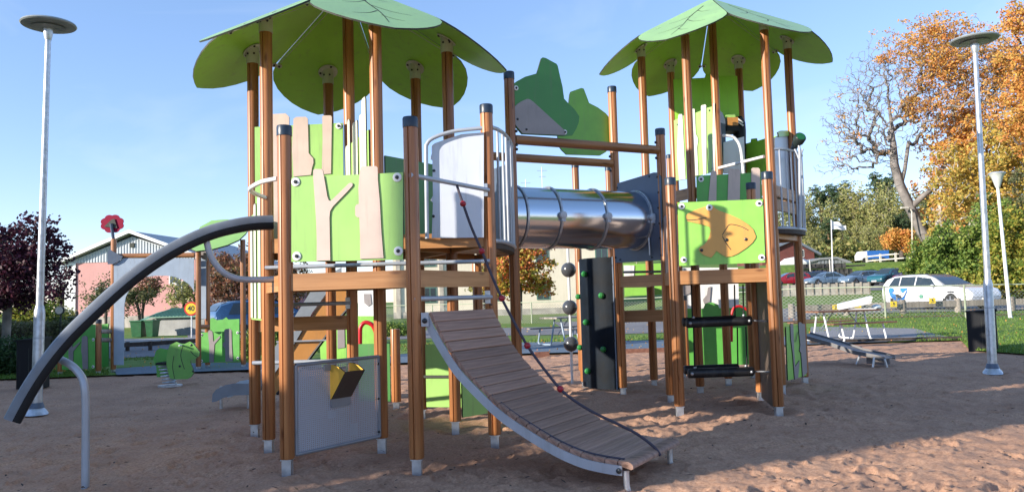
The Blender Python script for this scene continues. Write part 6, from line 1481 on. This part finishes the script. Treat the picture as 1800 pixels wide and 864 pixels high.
# autumn tree seen under the tunnel
Y0 = 47; b0 = at(912, 562, Y0); b0.z = 0
tree('autumn_tree', b0, [bl_(905, 475, Y0, 62, 48), bl_(948, 498, Y0, 36, 30), bl_(880, 508, Y0, 36, 26), bl_(915, 440, Y0, 60, 30), bl_(960, 460, Y0, 24, 16, .6)], [b0, at(912, 530, Y0), at(912, 500, Y0), at(914, 450, Y0)], 'bark_dark', 'leaves_redmix', 'small autumn tree with red top and yellow-green skirt under the tunnel', .22, 380, 26, .36, .1, 41, shell=.15)
tree('small_tree', at(740, 560, 52), [bl_(845, 505, 52, 24, 22), bl_(860, 480, 52, 26, 20)], [at(850, 562, 52), at(850, 530, 52), at(850, 500, 52)], 'bark_dark', 'leaves_yellowgreen', 'yellow-green small tree seen behind the ramp head', .1, 90, 12, .36, .08, 43)
# big half-bare maple on the bank
Y0 = 97; b0 = at(1648, 450, Y0)
lm_ = [(3, [at(1590, 300, Y0), at(1597, 250, Y0), at(1615, 200, Y0-3), at(1640, 150, Y0-4), at(1655, 90, Y0-4)]),
       (4, [at(1545, 250, Y0+1), at(1520, 215, Y0+2), at(1495, 190, Y0+2)]),
       (5, [at(1566, 210, Y0), at(1560, 165, Y0), at(1562, 120, Y0), at(1560, 80, Y0)]),
       (4, [at(1540, 280, Y0-2), at(1505, 265, Y0-3), at(1475, 255, Y0-4)]),
       (2, [at(1640, 330, Y0-1), at(1665, 280, Y0-2), at(1690, 230, Y0-3), at(1715, 180, Y0-3)]),
       (3, [at(1560, 300, Y0+3), at(1530, 310, Y0+4), at(1490, 300, Y0+5)])]
mb_blobs = [bl_(1660, 110, Y0, 105, 85), bl_(1600, 190, Y0, 80, 70), bl_(1700, 210, Y0, 90, 90), bl_(1760, 120, Y0, 70, 90), bl_(1640, 60, Y0, 80, 45), bl_(1520, 170, Y0, 75, 75, 1.6), bl_(1490, 240, Y0, 58, 60, 2.2), bl_(1540, 260, Y0, 60, 55, 2.0), bl_(1550, 115, Y0, 60, 60, 1.6), bl_(1470, 290, Y0, 45, 28, 2.6), bl_(1475, 210, Y0, 40, 45, 1.8)]
def bare_f(T_, r):
    px_ = 900+F*T_[:, 0]/T_[:, 1]; py = 510-(T_[:, 2]-1.35)/T_[:, 1]*F
    p = np.clip((1612-px_)/60, 0, 1); p = np.where(py > 110, np.maximum(p, np.clip((1650-px_)/60, 0, 1)), p); p = np.where(py > 230, np.maximum(p, np.clip((1700-px_)/50, 0, 1)), p)
    return r.random(len(T_)) < (.15+.83*p)
tree('old_maple', b0, mb_blobs, [b0, at(1622, 410, Y0), at(1600, 365, Y0), at(1582, 325, Y0), at(1572, 290, Y0), at(1570, 250, Y0)], 'bark_grey2', 'leaves_orange', 'huge old maple leaning left, bare on its left side and orange on top',   .62, 4300, 17, .80, .14, 51, bare=bare_f, minr=.020, wob=.075, shell=.05, flat=.5, squash=.5, power=.47, limbs=lm_)
b1 = at(1662, 452, 96)
tree('leaning_maple', b1, [bl_(1690, 260, 96, 80, 60), bl_(1740, 300, 96, 90, 70), bl_(1650, 330, 96, 42, 50), bl_(1700, 370, 96, 80, 45)], [b1, at(1655, 410, 96), at(1650, 380, 96), at(1668, 330, 96), at(1690, 290, 96)], 'bark_pale', 'leaves_orange', 'orange maple trunk standing close behind the old leaning maple', .55, 420, 34, 1.0, .19, 52, minr=.04, flat=.5, squash=.55, shell=.2)
b1 = at(1708, 455, 88)
tree('golden_tree', b1, [bl_(1720, 300, 88, 90, 65), bl_(1790, 250, 88, 60, 80), bl_(1770, 350, 88, 80, 60), bl_(1690, 360, 88, 55, 40), bl_(1660, 395, 88, 30, 28)], [b1, at(1710, 420, 88), at(1715, 370, 88), at(1730, 320, 88)], 'bark_pale', 'leaves_gold', 'golden yellow tree crown behind the right street lamp', .6, 560, 36, .95, .17, 53, minr=.04, flat=.4, squash=.6, shell=.25)
b1 = at(1850, 460, 80)
tree('golden_tree', b1, [bl_(1815, 90, 80, 55, 95), bl_(1830, 200, 80, 60, 100), bl_(1800, 30, 80, 40, 40), bl_(1790, 190, 80, 40, 60)], [b1, at(1850, 400, 80), at(1845, 300, 80), at(1840, 200, 80)], 'bark_dark', 'leaves_orange', 'dense orange tree crown cut by the right picture edge', .5, 520, 34, .8, .15, 54, minr=.04)
b1 = at(1585, 452, 100)
tree('red_maple', b1, [bl_(1582, 418, 100, 24, 16), bl_(1562, 425, 100, 14, 12), bl_(1600, 435, 100, 20, 12)], [b1, at(1585, 440, 100), at(1583, 420, 100)], 'bark_dark', 'leaves_orange', 'low orange-pink maple below the bare branches', .3, 160, 24, .7, .15, 55)
# shrub bank on the right
def shrub(name, x, y, Yd, rx, rz, leaf, lab, seed, n=120, per=34, size=.075, rad=.3, group='shrubs on the right bank', cat='shrub'):
    c = at(x, y, Yd); k = Yd/F; gz_ = float(hgt(c.x, Yd)); b = Vector((c.x, Yd, gz_))
    top = c.z+rz*k; mid = (top+gz_)/2
    return tree(name, b, [((c.x, Yd, mid), (rx*k, rx*k*.6, (top-gz_)/2)), ((c.x-rx*k*.5, Yd-.2, gz_+(mid-gz_)*.8), (rx*k*.5, rx*k*.4, (mid-gz_)*.8))], [b, b+Vector((0, 0, (mid-gz_)*.5)), b+Vector((0, 0, mid-gz_))], 'bark_dark', leaf, lab, .05, n, per, rad, size, seed, group=group, cat=cat, minr=.008, shell=.35)
sh = [(1618, 455, 56, 34, 45, 'leaves_green', 'green shrub at the left end of the bank above the white car'), (1665, 440, 54, 44, 55, 'leaves_green', 'broad green shrub on the bank behind the white car roof'), (1722, 435, 52, 44, 62, 'leaves_green', 'green shrub behind the right street lamp pole'),
      (1770, 430, 50, 42, 70, 'leaves_yellowgreen', 'yellowing shrub behind the goblet lamp post'), (1830, 420, 50, 50, 80, 'leaves_yellowgreen', 'yellow-green shrub at the right picture edge'), (1745, 395, 64, 50, 60, 'leaves_green', 'tall dark green shrub above the shrub bank'), (1800, 360, 66, 50, 70, 'leaves_dusty', 'tall grey-green bush high at the right edge'),
      (1690, 488, 44, 30, 16, 'leaves_yellowgreen', 'low yellow-tinged shrub behind the car bonnet'), (1752, 488, 42, 40, 30, 'leaves_yellowgreen', 'low yellow shrub between the two right lamp posts'), (1815, 485, 42, 40, 34, 'leaves_yellowgreen', 'low yellow shrub at the far right'), (1640, 475, 50, 30, 20, 'leaves_green', 'small green shrub above the rear window of the white car')]
for i, s in enumerate(sh): shrub('shrub', *s, 70+i, n=150 if s[3] > 35 else 90, per=40, size=.10, rad=.42)
# hedge and shrubs on the left
shrub('shrub', 30, 625, 16.8, 55, 32, 'leaves_dark', 'dark green juniper-like shrub at the left edge behind the bin', 90, 200, 40, .028, .14, 'shrubs at the left edge')
shrub('shrub', -60, 620, 17.5, 60, 40, 'leaves_dark', 'dark green shrub outside left of the bin', 91, 160, 30, .03, .15, 'shrubs at the left edge')
shrub('shrub', 60, 545, 30, 60, 30, 'leaves_yellowgreen', 'yellow-green bush behind the purple maple trunk', 92, 150, 34, .06, .3, 'shrubs at the left edge')
shrub('shrub', 110, 560, 33, 40, 22, 'leaves_birch', 'olive bush between the lamp post and the gateway', 93, 110, 30, .06, .3, 'shrubs at the left edge')
shrub('shrub', 442, 615, 19.5, 14, 22, 'leaves_green', 'dark green bush right of the gateway panels', 94, 90, 30, .03, .14, 'shrubs at the left edge')
shrub('shrub', 470, 600, 21.5, 40, 30, 'leaves_green', 'dark hedge bush before the blue car', 95, 130, 30, .035, .18, 'shrubs at the left edge')
shrub('shrub', 700, 580, 30, 30, 14, 'leaves_green', 'low green bush seen between the left tower posts', 96, 60, 30, .05, .2, 'shrubs at the left edge')
hb = empty('clipped_hedge', tuple(at(60, 600, 24)), 'clipped brownish hedge behind the left bin', 'hedge')
hb0 = at(-60, 600, 24); hb1 = at(160, 600, 25)
r_ = np.random.default_rng(8); n_ = 2600; C_ = np.stack([hb0.x+(hb1.x-hb0.x)*r_.random(n_), 24+r_.random(n_)*1.2, .05+r_.random(n_)*.95], -1)
v_, f_ = leaf_quads(C_, .12, 8, .035, r_); obj('foliage', np_mesh('foliage', v_, f_, 'leaves_dusty', False), None, hb)
obj('branches', MB().box(((hb0.x+hb1.x)/2, 24.6, .45), (abs(hb1.x-hb0.x)*.98, .7, .8)), 'bark_dark', hb)
mc = at(126, 552, 27); mr = empty('dark_awning', tuple(mc), 'dark low awning behind the purple maple', 'awning')
obj('awning_top', MB().bar(at(40, 562, 31), at(150, 560, 31), 1.2, .18), 'core', mr)
for x in (60, 135): p_ = at(x, 575, 31); obj('post', MB().cyl((p_.x, 31, 0), (p_.x, 31, 1.3), .05, n=6), 'core', mr)
p_ = at(105, 545, 24); ms_ = empty('traffic_mirror', (p_.x, 24, 0), 'oval mirror sign on a post left of the pink house', 'mirror')
obj('pole', MB().cyl((p_.x, 24.05, 0), (p_.x, 24.05, p_.z+.2), .03, n=8), 'core', ms_)
obj('mirror_glass', MB().lathe(p_, [(.14, -.02), (.14, .02)], 20, axis=(0.2, -1, 0)), 'core', ms_); obj('mirror_face', MB().lathe(p_+Vector((.0, -.03, 0)), [(.11, 0), (.11, .01)], 20, axis=(0.2, -1, 0)), 'steel', ms_)
# ---- wood on the hill: a few kinds, copied
def proto(kind, seed):
    r = np.random.default_rng(seed); h = 17.
    if kind == 'birch': bl2 = [((0, 0, h*.62), (3.0, 3.0, h*.36)), ((.6, 0, h*.4), (3.2, 3, h*.22))]; lf, bk, nm, n, per, sq = 'leaves_birch', 'bark_pale', 'birch_tree', 230, 17, 1.3
    elif kind == 'pine': bl2 = [((0, 0, h*.78), (2.8, 2.8, h*.2)), ((.9, .3, h*.58), (2.4, 2.2, h*.1)), ((-1, 0, h*.46), (2, 2, h*.08))]; lf, bk, nm, n, per, sq = 'leaves_pine', 'bark_rust', 'pine_tree', 170, 26, .5
    else: bl2 = [((0, 0, h*.5), (3.2, 3.2, h*.44)), ((1.5, 0, h*.4), (2.6, 2.4, h*.25))]; lf, bk, nm, n, per, sq = 'leaves_oak', 'bark_dark', 'broadleaf_tree', 240, 20, .8
    return tree(nm, (0, 0, 0), bl2, [(0, 0, 0), (.1, 0, h*.3), (0, .1, h*.6), (0, 0, h*.85)], bk, lf, 'x', .28, n, per, .8, .21, seed, minr=.03, squash=sq, shell=.2)
pr_ = {'b': [proto('birch', 201), proto('birch', 202)], 'p': [proto('pine', 203), proto('pine', 204)], 'o': [proto('oak', 205)]}
first = set(); r2 = random.Random(12)
# kind, x pixel, treetop y pixel, distance
wood_l = [('b', 1418, 330, 150), ('p', 1440, 322, 158), ('b', 1458, 345, 142), ('p', 1475, 316, 165), ('b', 1497, 312, 156), ('o', 1515, 322, 150), ('b', 1538, 325, 140), ('b', 1560, 312, 150), ('p', 1548, 300, 170), ('b', 1590, 330, 145), ('o', 1612, 340, 160), ('p', 1630, 330, 168), ('b', 1655, 340, 150), ('o', 1690, 340, 160), ('o', 1730, 350, 150), ('o', 1775, 345, 150), ('b', 1402, 350, 146), ('p', 1386, 345, 160), ('b', 1370, 360, 150), ('o', 1352, 365, 158),
          ('b', 1424, 395, 136), ('o', 1480, 400, 134), ('b', 1525, 390, 133), ('o', 1568, 398, 132), ('p', 1455, 380, 140), ('b', 1505, 385, 138), ('o', 1545, 410, 128), ('b', 1605, 400, 130), ('o', 1820, 340, 150), ('o', 1640, 400, 132), ('p', 1580, 370, 140), ('o', 1410, 410, 138), ('p', 1492, 350, 160), ('o', 1530, 345, 160)]
# also a distant tree line to the far left and middle, low behind the houses
wood_l += [('o', 60, 505, 170), ('b', -20, 480, 170), ('o', 110, 488, 150), ('o', 470, 460, 120), ('o', 430, 450, 110), ('b', 540, 480, 150), ('o', 600, 490, 170), ('o', 1180, 470, 170), ('b', 1240, 460, 165), ('o', 1290, 440, 165), ('o', 1330, 400, 160), ('b', 1120, 480, 175)]
adj = ['tallest', 'slender', 'broad', 'leaning', 'thin', 'full', 'pale', 'dark', 'ragged', 'low']
KN = {'b': 'yellow-green birch', 'p': 'dark green pine', 'o': 'olive broadleaf tree'}
for i, (k, x, yt, Yd) in enumerate(wood_l):
    src = r2.choice(pr_[k]); q = at(x, yt, Yd); gz_ = float(hgt(q.x, Yd)); h = max(6, q.z-gz_); s = h/16.6
    wd = s*r2.uniform(.95, 1.25) if h > 9 else s*1.3
    c = copy_thing(src, (q.x, Yd, gz_-.2), r2.uniform(0, 6.28), scale=(wd, wd, s))
    LM = [(60, 'the purple maple'), (110, 'the left lamp post'), (430, 'the gateway leaf roof'), (500, 'the left tower posts'), (600, 'the yellow scoop panel'), (1120, 'the slate blue tunnel panel'), (1180, 'the frog panel'), (1240, 'the frog panel'), (1290, 'the right tower panels'), (1350, 'the right tower balcony'), (1405, 'the red barn'), (1461, 'the white flagpole'), (1500, 'the grey slatted shed'), (1533, 'the blue truck'), (1585, 'the orange-pink maple'), (1625, 'the old leaning maple trunk'), (1700, 'the golden tree'), (1755, 'the goblet lamp'), (1820, 'the right picture edge')]
    m_ = min(LM, key=lambda t: abs(t[0]-x)); side = 'just left of' if x < m_[0]-6 else ('just right of' if x > m_[0]+6 else 'right behind')
    if x > 1340: c['group'] = 'trees of the wood on the hill'; row = 'front row' if Yd < 143 else ('middle row' if Yd < 155 else 'skyline row'); c['label'] = KN[k]+', '+row+' of wood, '+side+' '+m_[1]
    else: c['group'] = 'distant trees behind the houses'; c['label'] = KN[k]+' far off '+side+' '+m_[1]
for L_ in pr_.values():
    for o_ in L_:
        for ch in list(o_.children): bpy.data.objects.remove(ch)
        bpy.data.objects.remove(o_)
# dense undergrowth of the wood
r_ = np.random.default_rng(77); n_ = 5200; Yd_ = 128+r_.random(n_)*45; kx = (1335+r_.random(n_)*560-900)/F; X_ = kx*Yd_
C_ = np.stack([X_, Yd_, hgt(X_, Yd_)+r_.random(n_)*(3.5+2*vnoise(X_, Yd_, 6, 4))], -1)
v_, f_ = leaf_quads(C_, 1.0, 7, .33, r_); thing('undergrowth', np_mesh('undergrowth', v_, f_, 'leaves_oak', False), None, 'dense undergrowth of the wood on the hill', None, kind='stuff')
# leaves fallen on bank and lawn
r_ = np.random.default_rng(9); n_ = 1500; Yd_ = 17+r_.random(n_)**1.4*24; kx = r_.uniform(-.7, .75, n_); X_ = kx*Yd_; ok_ = Yd_ > np.array([edgeY(k) for k in kx])+.1
C_ = np.stack([X_, Yd_, hgt(X_, Yd_)+.06], -1)[ok_]; v_, f_ = leaf_quads(C_, .02, 1, .028, r_, squash=.1); thing('fallen_leaves', np_mesh('fallen_leaves', v_, f_, 'leaves_orange', False), None, 'orange leaves scattered over the lawn', None, kind='stuff')
